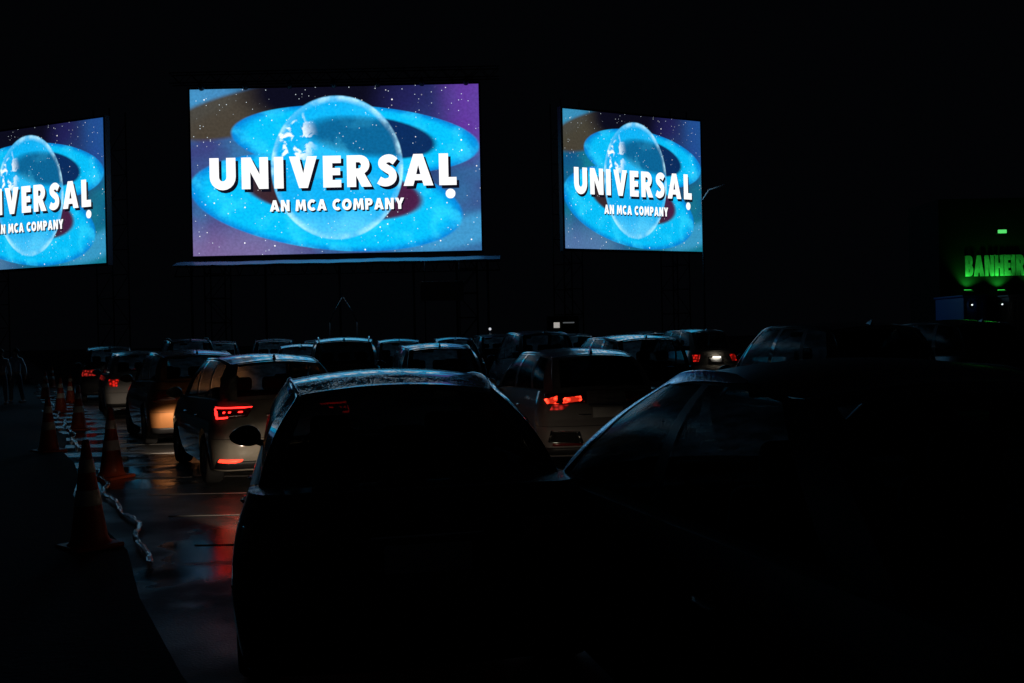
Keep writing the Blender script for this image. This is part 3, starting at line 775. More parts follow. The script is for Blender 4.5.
        for i, v in tops[1:]:
            y = v.co.y
            if y < yc + .10 or y > ya - .06:
                if inside:
                    inside = False; prev = None
                row = []
                for k in range(KX + 1):
                    if k == KX: row.append(v); continue
                    t = k / KX; fade = min(1, (y - ytop0) / .25) if y < 0 else 1.0
                    cr = (.035 if y > 0 else .03) * max(0, fade)
                    row.append(bm.verts.new((v.co.x * t, y - .05 * (1 - t * t) * (1 if y < -hl + .5 else 0) + (.06 * (1 - t * t) if y > hl - 1.0 else 0), v.co.z + cr * (1 - t * t))))
                if prev:
                    for k in range(KX):
                        f = (prev[k], prev[k + 1], row[k + 1], row[k])
                        bm.faces.new(f if s > 0 else f[::-1])
                prev = row
                sh = None
            else:
                inside = True
                a1 = bm.verts.new((v.co.x - s * .035, y, v.co.z + .006)); a2 = bm.verts.new((v.co.x - s * .075, y, v.co.z - .05))
                if sh:
                    for fq in ((sh[0], v, a1, sh[1]), (sh[1], a1, a2, sh[2])):
                        vq = [strip.verts.new(w_.co) for w_ in fq]; strip.faces.new(vq[::-1] if s < 0 else vq)
                sh = (v, a1, a2)
        bmesh.ops.remove_doubles(strip, verts=strip.verts[:], dist=.0005)
        link('belt_weatherstrip', strip, M_TRIM, root)
    # nose closing
    bmesh.ops.remove_doubles(bm, verts=bm.verts[:], dist=.0008)
    for v in [v for v in bm.verts if not v.link_faces]: bm.verts.remove(v)
    # ---- greenhouse
    def base(y, s=1):
        p = None
        q = Q_at_y(y, 1.0)
        if q < 2: q = 1 + (1 - math.acos(max(-1, min(1, 0))) / (pi / 2))
        z = ztf(y); w = Wd * pw(z) - .045
        y0 = -hl + roff(z)
        if y < y0 + RC:
            cc = max(0, min(1, (y - y0) / RC)); sa = sqrt(max(0, 1 - (1 - cc) ** 2)); w = Wd * pw(z) * (WE_R + (1 - WE_R) * sa) - .045
        return Vector((w, y, z - .005))
    Hc = K['H']; cr = .045; ze = Hc - cr
    Ab, Cb = base(ya), base(yc)
    At = Vector((K['rw'] - .02, yrf, ze - .055)); Ct = Vector((K['rw'] - .06, yrr, ze - (.055 if kind == 'sedan' else .06)))
    Am = (Ab + At) / 2 + Vector((.03, .04, .075)); Cm = (Cb + Ct) / 2 + Vector((.05, -.05 if kind == 'sedan' else -.07, .07 if kind == 'sedan' else .05))
    A_ = lambda t: q3(Ab, Am, At, t)
    C_ = lambda t: q3(Cb, Cm, Ct, t)
    def B_(s): return base(lerp(ya, yc, s))
    def T_(s):
        y = lerp(yrf, yrr, s); arch = 4 * s * (1 - s)
        return Vector((lerp(At.x, Ct.x, s) + .045 * arch ** .5, y, lerp(At.z, Ct.z, s) + .058 * (1 - abs(2 * s - .9) ** 2.4 if abs(2 * s - .9) < 1 else 0)))
    def side(s, t):
        p = B_(s) * (1 - t) + T_(s) * t + A_(t) * (1 - s) + C_(t) * s - (Ab * (1 - s) * (1 - t) + Cb * s * (1 - t) + At * (1 - s) * t + Ct * s * t)
        p.x += .035 * 4 * t * (1 - t) * min(1, 4 * s * (1 - s) * 1.5); return p
    mir = lambda p: Vector((-p.x, p.y, p.z))
    def cross(e, u, dy, dz):     # curve from left edge point to right edge point
        return Vector((e.x * u, e.y + dy * (1 - u * u), e.z + dz * (1 - u * u)))
    def wind(u, t):   # u -1..1
        return cross(A_(t), u, lerp(.24, .07, t), lerp(.03, cr, t))
    def rearw(u, t):
        return cross(C_(t), u, lerp(-.14, -.05, t), lerp(.02, cr, t))
    def roof(u, s): return cross(T_(s), u, lerp(.07, -.05, s), cr + .012 * 4 * s * (1 - s))
    # side frames and windows
    def breaks(lst, a, b, sub):
        xs = sorted(set([a, b] + [x for w in lst for x in w])); out = []
        for x0, x1 in zip(xs, xs[1:]):
            n = max(1, int(round((x1 - x0) / sub)))
            out += [x0 + (x1 - x0) * i / n for i in range(n)]
        return out + [b]
    bt, tt = .045, .93
    ss = breaks(K['wins'], 0, 1, .06); ts = [0, bt] + [bt + (tt - bt) * i / 7 for i in range(1, 7)] + [tt, 1]
    gl = {}
    for sgn in (1, -1):
        cache = {}
        def vv(b, key, p):
            if (id(b), key) not in cache: cache[(id(b), key)] = b.verts.new((p.x * sgn, p.y, p.z))
            return cache[(id(b), key)]
        for i in range(len(ss) - 1):
            for j in range(len(ts) - 1):
                sm, tm = (ss[i] + ss[i + 1]) / 2, (ts[j] + ts[j + 1]) / 2; tgt = bm
                for wi, (a, b) in enumerate(K['wins']):
                    if a < sm < b and bt < tm < tt:
                        tgt = gl.setdefault((sgn, wi), bmesh.new())
                q = [vv(tgt, (ii, jj), side(ss[ii], ts[jj]) - (Vector((.006, 0, 0)) if tgt is not bm else Vector())) for ii, jj in ((i, j), (i + 1, j), (i + 1, j + 1), (i, j + 1))]
                tgt.faces.new(q[::-1] if sgn > 0 else q)
    def panel(fn, win, us, ts2, key, off):
        cache = {}
        for i in range(len(us) - 1):
            for j in range(len(ts2) - 1):
                um, tm = (us[i] + us[i + 1]) / 2, (ts2[j] + ts2[j + 1]) / 2
                tgt = bm
                if win and abs(um) < win[0] and win[1] < tm < win[2]: tgt = gl.setdefault(key, bmesh.new())
                q = []
                for ii, jj in ((i, j), (i + 1, j), (i + 1, j + 1), (i, j + 1)):
                    k = (id(tgt), ii, jj)
                    if k not in cache: cache[k] = tgt.verts.new(fn(us[ii], ts2[jj]) + (off if tgt is not bm else Vector()))
                    q.append(cache[k])
                tgt.faces.new(q)
    un = [-1, -.93] + [-.93 + 1.86 * i / 12 for i in range(1, 12)] + [.93, 1]
    panel(wind, (.93, .05, .95), un[::-1], [0, .05] + [.05 + .9 * i / 6 for i in range(1, 6)] + [.95, 1], 'wind', Vector((0, -.006, 0)))
    ur = [-1, -.86] + [-.86 + 1.72 * i / 12 for i in range(1, 12)] + [.86, 1]
    panel(rearw, (.86, .08, .90), ur, [0, .08] + [.08 + .82 * i / 6 for i in range(1, 6)] + [.90, 1], 'rear', Vector((0, .008, 0)))
    panel(roof, None, un[::-1], [i / 14 for i in range(15)], None, Vector())
    bmesh.ops.remove_doubles(bm, verts=bm.verts[:], dist=.0008)
    for sgn in (1, -1):
        path = [A_(i / 12) for i in range(12)] + [T_(i / 20) for i in range(21 if not glint_mat else 15)] + ([C_(1 - i / 8) for i in range(1, 9)] if not glint_mat else [])
        for _ in range(2):
            path = [path[0]] + [(path[i - 1] + path[i] * 2 + path[i + 1]) / 4 for i in range(1, len(path) - 1)] + [path[-1]]
        b = bmesh.new(); glint_strip(b, [(p.x * sgn, p.y, p.z) for p in path], Vector((.72 * sgn, -.02, .70)), .046 if glint_mat else .024, .010); link('roof_glint_strip', b, glint_mat or body, root)  # bar added along the roof edge, angled to catch the screens' light
    # underbody
    pts = [P_(q, zb) for q in qs]
    ring = [bm.verts.new((p.x, p.y, p.z)) for p in pts] + [bm.verts.new((-p.x, p.y, p.z)) for p in pts[::-1][1:-1]]
    try: bm.faces.new(ring)
    except ValueError: pass
    bmesh.ops.recalc_face_normals(bm, faces=[])
    link('body', bm, body, root, auto=38)
    for k, b in gl.items():
        if k == 'wind': link('windshield', b, M_GLASS_F, root)
        elif k == 'rear': link('rear_window', b, rear_tint or M_GLASS_R, root)
        else: link('side_window', b, side_tint or M_GLASS_S, root)
    # ---- overlays that hug the surface
    def patch(corners, name, mt, off=.006, nu=8, nv=4, parent=root, sides=(1, -1), thick=True, **kw):
        """corners (q,z): bl, br, tr, tl"""
        outs = []
        for s in sides:
            b = bmesh.new(); rows = []; bot = []
            for j in range(nv + 1):
                r0 = []; r1 = []
                for i in range(nu + 1):
                    u, v = i / nu, j / nv
                    qb = lerp(corners[0][0], corners[1][0], u); qt = lerp(corners[3][0], corners[2][0], u)
                    zb_, zt2 = lerp(corners[0][1], corners[1][1], u), lerp(corners[3][1], corners[2][1], u)
                    q, z = lerp(qb, qt, v), lerp(zb_, zt2, v)
                    p = P_(q, z); e = .01
                    du = P_(q + e, z) - P_(max(q - e, 0), z); dv = P_(q, z + e) - P_(q, z - e); n = du.cross(dv)
                    if n.length < 1e-9: n = Vector((0, -1, 0))
                    n.normalize()
                    edge = (i in (0, nu) or j in (0, nv))
                    a = p + n * (off * (.35 if edge and thick else 1)); r0.append(Vector((a.x * s, a.y, a.z)))
                rows.append(r0)
            grid(b, rows, flip=(s < 0))
            if thick:
                ed = [e_ for e_ in b.edges if len(e_.link_faces) == 1]
                r = bmesh.ops.extrude_edge_only(b, edges=ed)
                for v in r['geom']:
                    if isinstance(v, bmesh.types.BMVert):
                        v.co += Vector((0 if abs(v.co.y) > hl - .5 else -.02 * s, .02 if v.co.y < 0 else -.02, 0))
            outs.append(link(name, b, mt, parent, **kw))
        return outs
    lz = (br - .30 if kind != 'suv' else br - .34)
    zt_l = br - .13
    # tail lamps
    lit = {0: M_LENS_OFF, 1: M_LED_GLOW, 2: M_LAMP_ORANGE, 3: M_DIM_RED}[tail_lit if tail_lit in (0, 1, 2, 3) else 0]
    if tail == 'wedge':          # angular lamp with a lit outline and three lit squares
        zl0, zl1 = lz + .08, zt_l + .065
        sides = patch([(.70, zl0 + .03), (1.45, zl0), (1.75, zl1), (.60, zl1)], 'tail_light', M_LENS_OFF, .012, 12, 4)
        for o, s in zip(sides, (1, -1)):
            for c in ([(.66, zl1 - .03), (1.66, zl1 - .03), (1.70, zl1 - .008), (.62, zl1 - .008)],
                      [(1.40, zl0 + .008), (1.52, zl0 + .008), (1.72, zl1 - .03), (1.56, zl1 - .03)],
                      [(1.06, zl0 + .018), (1.42, zl0 + .008), (1.46, zl0 + .03), (1.06, zl0 + .038)],
                      [(.78, zl0 + .075), (.87, zl0 + .073), (.87, zl0 + .10), (.78, zl0 + .10)],
                      [(.98, zl0 + .07), (1.08, zl0 + .07), (1.08, zl0 + .10), (.98, zl0 + .10)],
                      [(1.19, zl0 + .068), (1.29, zl0 + .066), (1.29, zl0 + .10), (1.19, zl0 + .10)]):
                patch(c, 'lit_strip', M_LED_RED, .020, 8, 2, o, (s,))
        patch([(.85, .315), (1.55, .33), (1.45, .365), (.80, .36)], 'bumper_lamp', M_REFL, .012, 8, 2)
    elif tail == 'leaf':         # two lobes
        lz += .10; zt_l += .10
        sides = patch([(.40, lz + .05), (1.30, lz + .03), (1.55, zt_l), (.40, zt_l + .01)], 'tail_light', M_LENS_OFF, .012, 12, 5)
        for o, s in zip(sides, (1, -1)):
            if s > 0: continue
            patch([(.44, lz + .065), (.86, lz + .05), (.90, lz + .125), (.50, lz + .145)], 'lit_lobe', M_LAMP_ORANGE, .020, 6, 3, o, (s,))
            patch([(.92, lz + .045), (1.32, lz + .045), (1.50, lz + .10), (.96, lz + .16)], 'lit_lobe', M_LAMP_ORANGE, .020, 6, 3, o, (s,))
        patch([(.85, lz - .03), (1.2, lz - .03), (1.1, lz + .035), (.72, lz + .03)], 'lower_lamp', M_DIM_RED, .012, 6, 2)
        lz -= .10; zt_l -= .10
    elif tail == 'tall':
        patch([(.84, lz + .0), (1.22, lz + .0), (1.40, zt_l + .0), (.80, zt_l + .0)], 'tail_light', lit, .012, 8, 6)
    else:
        patch([(.62, lz + .03), (1.50, lz + .01), (1.62, zt_l), (.66, zt_l)], 'tail_light', lit, .012, 12, 4)
    # plate and lamp
    if plate:
        pz = (lz + .03) if kind != 'sedan' else lz + .02
        y = P_(0, pz).y
        b = bmesh.new(); box(b, (0, y - .016, pz), (.40, .012, .13), bev=.004); link('licence_plate', b, M_PLATE, root, auto=40)
        if plate_lamp:
            b = bmesh.new(); box(b, (0, y - .06, pz + .10), (.26, .02, .015)); link('plate_lamp', b, emitter('plate_lamp_light', (1, .93, .82), plate_lamp), root, smooth=False)
        b = bmesh.new(); box(b, (0, P_(0, pz + .09).y - .012, pz + .095), (.52, .03, .025), bev=.006); link('tailgate_handle', b, M_CHROME if detail > 1 else M_TRIM, root, auto=40)
    # seams and bumper
    if detail >= 1:
        patch([(0, .60), (1.9, .60), (1.9, .606), (0, .606)], 'bumper_seam', M_GAP, .002, 16, 1, thick=False)
        patch([(0, .24), (1.75, .24), (1.6, .34), (0, .34)], 'bumper_skirt', M_TRIM, .010, 14, 3)
    if detail >= 2:
        for yy in (-.02, ya + .02):
            zz0, zz1 = .30, ztf(yy) - .02
            q = Q_at_y(yy, .8)
            patch([(q, zz0), (q + .0025, zz0), (q + .0025, zz1), (q, zz1)], 'door_seam', M_GAP, .002, 1, 10, thick=False)
        for yy in (.18, -.80):
            q = Q_at_y(yy, .8); patch([(q, .80), (q + .06, .80), (q + .06, .825), (q, .825)], 'door_handle', body, .03, 6, 2)
        if tail != 'wedge':
            patch([(.50, .36), (1.2, .36), (1.15, .40), (.55, .40)], 'bumper_reflector', M_LENS_OFF, .010, 6, 2)
    if rear_bumper == 'chrome':      # chrome framed opening low on each bumper corner
        patch([(.55, .40), (1.30, .42), (1.15, .54), (.60, .52)], 'bumper_vent', M_GAP, .012, 8, 3)
        for c in ([(.52, .385), (1.33, .405), (1.30, .425), (.55, .405)], [(.57, .52), (1.15, .54), (1.17, .56), (.56, .54)], [(1.27, .41), (1.36, .41), (1.20, .555), (1.12, .55)], [(.50, .39), (.56, .39), (.62, .53), (.56, .54)]):
            patch(c, 'vent_trim', M_CHROME, .018, 8, 2)
        patch([(0, lz - .005), (.55, lz - .005), (.55, lz + .012), (0, lz + .012)], 'chrome_strip', M_CHROME, .014, 8, 1)
    if cladding:
        patch([(2.02, .27), (3.0, .27), (3.0, .36), (2.02, .36)], 'sill_cladding', M_TRIM, .012, 20, 2)
    # head lamps
    hm = headmat(head) if head else M_LENS_CLEAR
    patch([(3.45, nose - .20), (4.35, nose - .22), (4.25, nose - .09), (3.25, nose - .07)], 'headlight', hm, .010, 10, 3)
    if detail >= 1:
        patch([(4.45, nose - .25), (5, nose - .25), (5, nose - .10), (4.42, nose - .10)], 'grille', M_TRIM, .010, 6, 3)
    if beam:
        for sx in (1, -1):
            p = P_(3.9, nose - .14); ld = bpy.data.lights.new('headlight_beam', 'SPOT'); ld.energy = beam; ld.color = (1.0, .80, .60)
            ld.spot_size = radians(80); ld.spot_blend = .25; ld.shadow_soft_size = .05
            lo = bpy.data.objects.new('headlight_beam', ld); COL.objects.link(lo); lo.parent = root; lo.location = (sx * p.x, p.y + .06, p.z)
            lo.rotation_euler = Vector((0, 1, tan(radians(cut - 40)))).to_track_quat('-Z', 'Y').to_euler()
    # mirrors
    for s in (1, -1):
        b = bmesh.new(); p = base(ya - .12)
        bmesh.ops.create_uvsphere(b, u_segments=16, v_segments=10, radius=1)
        for v in b.verts:
            c = v.co; fx = 1 if c.y > 0 else .45
            v.co = Vector((s * (p.x + .16) + c.x * .115 * (1 - .12 * c.z), p.y + .02 + c.y * .085 * fx, p.z + .075 + c.z * .078 * (1 - .18 * c.x * s)))
        tube(b, [(s * (p.x - .01), p.y, p.z - .0), (s * (p.x + .09), p.y + .01, p.z + .035)], [.03, .022], 8)
        link('side_mirror', b, body, root)
    # wheels
    for wy in wheels:
        for s in (1, -1):
            w = empty('wheel', (s * (Wd - .115), wy, wr)); w.parent = root
            Mx = Matrix.Rotation(pi / 2, 4, 'Y')
            b = bmesh.new(); lathe(b, [(wr * .66, -.10), (wr * .90, -.108), (wr * .975, -.085), (wr, -.05), (wr, .05), (wr * .975, .085), (wr * .90, .108), (wr * .66, .10)], Mx, 36 if detail > 1 else 24); link('tyre', b, M_RUBBER, w)
            b = bmesh.new(); lathe(b, [(wr * .67, s * .095), (wr * .62, s * .06), (wr * .60, -s * .08)], Mx, 28)
            for k in range(5):
                a = 2 * pi * k / 5 + .3
                box(b, (s * .062, sin(a) * wr * .33, cos(a) * wr * .33), (.02, .055, wr * .62), rx=-a)
            lathe(b, [(.001, s * .085), (.055, s * .08), (.06, s * .05)], Mx, 14)
            link('rim', b, M_RIM, w, auto=35)
            if detail:
                b = bmesh.new(); lathe(b, [(ar - .002, -.10), (ar + .0, .0), (ar - .002, .04)], Matrix.Translation((s * (Wd - .16), wy, wr)) @ Mx, 36)
                for v in [v for v in b.verts if v.co.z < zb]: v.co.z = zb
                link('wheel_well', b, M_TRIM, root)
    # roof rails, fin
    if rails:
        for s in (1, -1):
            pts = []
            for i in range(13):
                t = .06 + .88 * i / 12; p = roof(.9 * s, t); up = .055 * min(1, 5 * min(i, 12 - i) / 12 + .0)
                pts.append((p.x, p.y, p.z + up - .004))
            b = bmesh.new(); tube(b, pts, .016, 8); link('roof_rail', b, M_CHROME if detail > 1 else M_TRIM, root)
    if sharkfin:
        p = roof(0, .90)
        b = bmesh.new()
        vs_ = [b.verts.new(c) for c in ((-.022, p.y - .06, p.z - .008), (.022, p.y - .06, p.z - .008), (.006, p.y + .10, p.z - .005), (-.006, p.y + .10, p.z - .005), (0, p.y - .07, p.z + .055), (0, p.y - .03, p.z + .05))]
        for f in ((0, 1, 4), (1, 2, 5, 4), (3, 0, 4, 5), (2, 3, 5)): b.faces.new([vs_[i] for i in f])
        link('antenna', b, body, root, smooth=False)
    if kind != 'sedan' and detail >= 1:
        b = bmesh.new(); rows = []
        for j in range(4):
            rows.append([rearw(-.88 + 1.76 * i / 14, .93) + Vector((0, -.02 - .035 * j, .012 - .004 * j - (.0 if j < 3 else .02))) for i in range(15)])
        grid(b, rows); link('roof_spoiler', b, body, root)
    if wiper and kind != 'sedan' and detail >= 1:
        p0_, p1_ = rearw(0, .03), rearw(.55, .14)
        b = bmesh.new(); tube(b, [p0_ + Vector((0, -.02, 0)), p1_ + Vector((0, -.022, 0))], .008, 6); link('rear_wiper', b, M_TRIM, root)
    # interior
    if detail >= 1:
        for (x, y) in ((.36, .02), (-.36, .02)) + (((.38, -.92), (-.38, -.92), (0, -.92)) if detail > 1 or True else ()):
            st_ = empty('seat', (x, y, 0)); st_.parent = root
            sc = K['H'] / 1.5; w_ = .46 if y > -.5 else .40
            b = bmesh.new(); box(b, (0, 0, .50 * sc), (w_, .50, .18), bev=.06); link('cushion', b, M_SEAT, st_)
            b = bmesh.new(); box(b, (0, -.30, .80 * sc), (w_, .13, .56 * sc), bev=.055, rx=.22); link('backrest', b, M_SEAT, st_)
            b = bmesh.new(); box(b, (0, -.385, 1.155 * sc), (.25, .10, .17), bev=.045, rx=.12)
            for s in (-1, 1): tube(b, [(s * .05, -.375, 1.05 * sc), (s * .05, -.385, 1.1 * sc)], .007, 6)
            link('headrest', b, M_SEAT, st_)
        b = bmesh.new(); box(b, (0, ya - .10, bf - .13), (1.36, .42, .20), bev=.06)
        box(b, (-.36, ya - .34, bf - .06), (.30, .10, .09), bev=.03)
        lathe(b, [(.165, -.012), (.185, 0), (.165, .012), (.15, 0), (.165, -.012)], Matrix.Translation((-.36, ya - .42, bf - .03)) @ Matrix.Rotation(1.1, 4, 'X'), 22)
        box(b, (0, ya - .30, bf + .21), (.22, .03, .06), bev=.012) if False else None
        link('dashboard', b, M_SEAT, root, auto=40)
        p = wind(0, .86)
        b = bmesh.new(); box(b, (0, p.y - .06, p.z - .03), (.23, .025, .065), bev=.012); tube(b, [(0, p.y - .05, p.z), (0, p.y - .01, p.z + .01)], .012, 6); link('rear_view_mirror', b, M_TRIM, root)
        if kind == 'sedan':
            b = bmesh.new(); box(b, (0, (yc - 1.28) / 2 + .06, br - .03), (1.24, abs(yc + 1.28) + .18, .03)); link('parcel_shelf', b, M_SEAT, root, smooth=False)
    return root

def corner(px, d, heading, hl, w=.86):
    """centre of a car whose rear left corner stands at pixel column px, distance d"""
    x = (px - 512) / F * d; c, s = cos(heading), sin(heading)
    lx, ly = -w, -hl
    return (x - (lx * c - ly * s), d - (lx * s + ly * c))
R = radians
BLACK = paint('black_paint', (.008, .008, .010)); DUSTY = paint('dull_dark_paint', (.010, .012, .018), 0.0, .6, .5, .26); NAVY = paint('dark_blue_paint', (.010, .013, .028)); GREY = paint('dark_grey_paint', (.03, .032, .036))
BEIGE = paint('warm_silver_paint', (.34, .31, .26), .1); SILVER = paint('silver_paint', (.24, .23, .22), .1); WHITE = paint('white_paint', (.55, .55, .55), 0.0)
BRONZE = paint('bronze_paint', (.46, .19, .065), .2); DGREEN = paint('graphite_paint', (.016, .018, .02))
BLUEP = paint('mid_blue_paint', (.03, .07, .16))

make_car('sedan', 'black sedan in the foreground left of centre, seen from behind, roof beaded with drops', BLACK, (-.88, 6.68), R(12.5), head=.6, beam=165, H=1.53, sharkfin=False, rear_tint=M_GLASS_DARK)
make_car('sedan', 'nearest dark car at right, its blue-lit roof edge arching over side windows', DUSTY, (1.31, 4.18), R(13), H=1.60, L=4.75, geo=dict(ya=1.42, yrf=.26, yrr=-.65, yc=-1.47, bf=.92), sharkfin=False, beam=50, cut=5, glint_mat=M_GLINT)
make_car('hatch', 'beige hatchback with angular glowing red tail lamps, behind the traffic cones', BEIGE, corner(213, 11.6, R(26), 2.15), R(26), tail='wedge', L=4.3, head=.6, beam=110, cut=6, H=1.58, rear_tint=M_GLASS_S)
make_car('suv', 'dark suv whose tailgate is lit orange, just ahead of the beige hatchback', BRONZE, corner(150, 16.6, R(27), 2.15), R(27), H=1.63, tail_lit=0, detail=1, beam=35, cut=4)
make_car('suv', 'tall dark suv with roof rails ahead of the orange-lit suv', BLACK, corner(162, 29.0, R(24), 2.15), R(24), H=1.92, rails=True, detail=1)
make_car('hatch', 'white hatchback with small red lamp glow, second car from the left', WHITE, corner(104, 24.0, R(25), 2.05), R(25), H=1.60, tail_lit=1, tail='tall', detail=1, beam=20)
make_car('suv', 'dark suv with a bright number plate, leftmost car in the rows', GREY, corner(80, 30.5, R(24), 2.15), R(24), H=1.74, tail_lit=3, detail=1, plate_lamp=12)
make_car('hatch', 'silver hatchback with glowing orange-red lobed tail lamps and chrome bumper vents, right of centre', SILVER, corner(541, 12.4, R(13), 2.05), R(13), tail='leaf', H=1.56, rear_bumper='chrome', rear_tint=M_GLASS_DARK, side_tint=M_GLASS_DARK, rails=False)
make_car('suv', 'black suv with bright silver roof rails, left of the centre of the far rows', BLACK, corner(303, 21.0, R(10), 2.15), R(10), H=1.82, rails=True, detail=2, plate=False, rear_tint=M_GLASS_DARK)
make_car('hatch', 'black hatchback between the railed suv and the silver hatchback, screens glinting through its glass', BLACK, corner(395, 17.0, R(12), 2.05), R(12), H=1.66, detail=1, rear_tint=M_GLASS_S)
make_car('sedan', 'small dark car far off, partly hidden by the railed suv on its right', NAVY, corner(268, 27.0, R(11), 2.2), R(11), H=1.68, detail=1)
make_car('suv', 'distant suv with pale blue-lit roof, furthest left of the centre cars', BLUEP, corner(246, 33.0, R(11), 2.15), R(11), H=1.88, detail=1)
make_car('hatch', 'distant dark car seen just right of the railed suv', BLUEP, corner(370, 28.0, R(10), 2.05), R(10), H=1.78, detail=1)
make_car('suv', 'distant tall dark suv behind the silver hatchback', NAVY, corner(516, 24.0, R(12), 2.15), R(12), H=1.90, detail=1)
make_car('suv', 'black estate with see-through tinted rear window, right of the silver hatchback', BLACK, corner(612, 17.5, R(12), 2.15), R(12), H=1.74, detail=1, rear_tint=M_GLASS_S)
make_car('suv', 'distant pale suv with a bright number plate and red lamp, between two dark cars', BEIGE, corner(691, 31.0, R(16), 2.15), R(16), H=1.90, tail_lit=1, tail='tall', detail=1, plate_lamp=12)
make_car('suv', 'large black suv at right, behind the nearest dark car', BLACK, corner(835, 11.6, R(12), 2.05), R(12), H=1.85, L=4.1, rear_tint=M_GLASS_DARK, side_tint=M_GLASS_R)
make_car('suv', 'dark suv at the right picture edge, in front of the cabins', BLACK, corner(962, 18.0, R(10), 2.15), R(10), H=1.90, detail=1, side_tint=M_GLASS_DARK, rear_tint=M_GLASS_DARK)
make_car('hatch', 'distant dark hatchback seen through the windows of the large black suv', GREY, corner(790, 27.0, R(12), 2.05), R(12), H=1.62, detail=1, tail_lit=1, tail='tall')

FAR = [('hatch', NAVY, 196, 36.0, 18, 1.86, 'dark hatchback of the furthest row, above the roof of the beige hatchback'),
       ('sedan', BLUEP, 432, 31.0, 10, 1.80, 'dark car of the furthest row, directly above the middle of the foreground sedan'),
       ('suv', GREY, 476, 36.0, 10, 1.90, 'grey suv of the furthest row, left of the distant tall suv'),
       ('hatch', NAVY, 560, 36.0, 13, 1.86, 'dark hatchback of the furthest row, right of the distant tall suv'),
       ('suv', GREY, 640, 40.0, 15, 1.90, 'grey suv of the furthest row, above the black estate'),
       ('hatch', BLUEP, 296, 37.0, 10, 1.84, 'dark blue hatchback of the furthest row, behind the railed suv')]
for kd, pt, px_, d_, hd, hh, lb in FAR:
    make_car(kd, lb, pt, corner(px_, d_, R(hd), 2.1), R(hd), H=hh, detail=1)

# ================================================================== TRAFFIC CONES
M_CONE = simple('orange_cone_plastic', (.42, .06, .018), .5, var=.3, scale=6)
M_BAND = simple('white_reflective_band', (.75, .75, .72), .35)
def make_cone(loc, lean, label, h=.93):
    o = empty('traffic_cone', loc, random.uniform(0, 1.5), label=label, cat='traffic cone', group='traffic cones along the lane')
    o.rotation_euler.x = lean[0]; o.rotation_euler.y = lean[1]
    rad = lambda z: .155 - (.155 - .028) * (z - .05) / (h - .05)
    b = bmesh.new(); box(b, (0, 0, .022), (.42, .42, .044), bev=.015)
    link('base', b, M_CONE, o, auto=40)
    b = bmesh.new()
    lathe(b, [(.185, .045), (.165, .06), (.155, .085)] + [(rad(.1 + (h - .12) * i / 8), .1 + (h - .12) * i / 8) for i in range(9)] + [(.026, h), (.018, h - .005), (.012, h - .05)], seg=28)
    link('body', b, M_CONE, o)
    for z0, z1 in ((.40 * h, .54 * h), (.70 * h, .82 * h)):
        b = bmesh.new(); lathe(b, [(rad(z0) + .001, z0), (rad(z0) + .004, z0 + .004), (rad(z1) + .004, z1 - .004), (rad(z1) + .001, z1)], seg=28)
        link('reflective_band', b, M_BAND, o)
    return o
CONES = [((90, 548), 'nearest and largest traffic cone, dark, beside the tape end'),
         ((112, 478), 'best lit orange cone with two white bands, beside the beige hatchback'),
         ((49, 452), 'dim cone left of the tape on the dirt verge'),
         ((79, 430), 'slim cone behind the best lit one, by the blue reflections'),
         ((61, 412), 'cone with a red glow in front of the leftmost suv'),
         ((71, 402), 'cone halfway down the far line, next to the leftmost suv'),
         ((46, 398), 'far cone at the tape near the two walkers'),
         ((52, 388), 'furthest cone of the line')]
for (px, py), lb in CONES:
    make_cone(ground_at(px, py), (random.uniform(-.02, .02), random.uniform(-.02, .02)), lb)

# barrier tape lying twisted on the ground between the cones
bm = bmesh.new(); n = 900; rows = []
for i in range(n + 1):
    t = i / n; c = T0 + TD * (TL * t)
    s_ = TL * t
    tw = .16 * sin(s_ * 2.1) + .30 * sin(s_ * 9.3 + 1) + .25 * sin(s_ * 23 + 2 * sin(s_ * 3)) + .9 * max(0, sin(s_ * .45)) ** 8
    off = .05 * sin(s_ * 1.7) + .03 * sin(s_ * 4.1)
    hgt = .035 + .015 * abs(sin(s_ * 1.3)) + .006 * sin(s_ * 11)
    w = .026
    rows.append([c + TN * (off + k * w * cos(tw)) + Vector((0, 0, hgt + k * w * sin(tw))) for k in (-1, -.33, .33, 1)])
grid(bm, rows)
def tape_mat():
    m, nt, N, L, P = mat('striped_plastic_tape')
    tc = N.new('ShaderNodeTexCoord'); w = N.new('ShaderNodeTexWave'); w.inputs['Scale'].default_value = 1.1; w.bands_direction = 'DIAGONAL'
    L.new(tc.outputs['Object'], w.inputs['Vector'])
    cr = N.new('ShaderNodeValToRGB'); cr.color_ramp.interpolation = 'CONSTANT'
    cr.color_ramp.elements[0].color = (.8, .8, .8, 1); cr.color_ramp.elements[1].position = .55; cr.color_ramp.elements[1].color = (.10, .10, .10, 1)
    L.new(w.outputs['Fac'], cr.inputs[0]); L.new(cr.outputs[0], P.inputs['Base Color'])
    P.inputs['Roughness'].default_value = .30; P.inputs['Coat Weight'].default_value = .3
    return m
tp = link('barrier_tape', bm, tape_mat(), label='twisted glossy striped tape running along the ground beside the cones', cat='barrier tape')
tp.modifiers.new('thickness', 'SOLIDIFY').thickness = .002

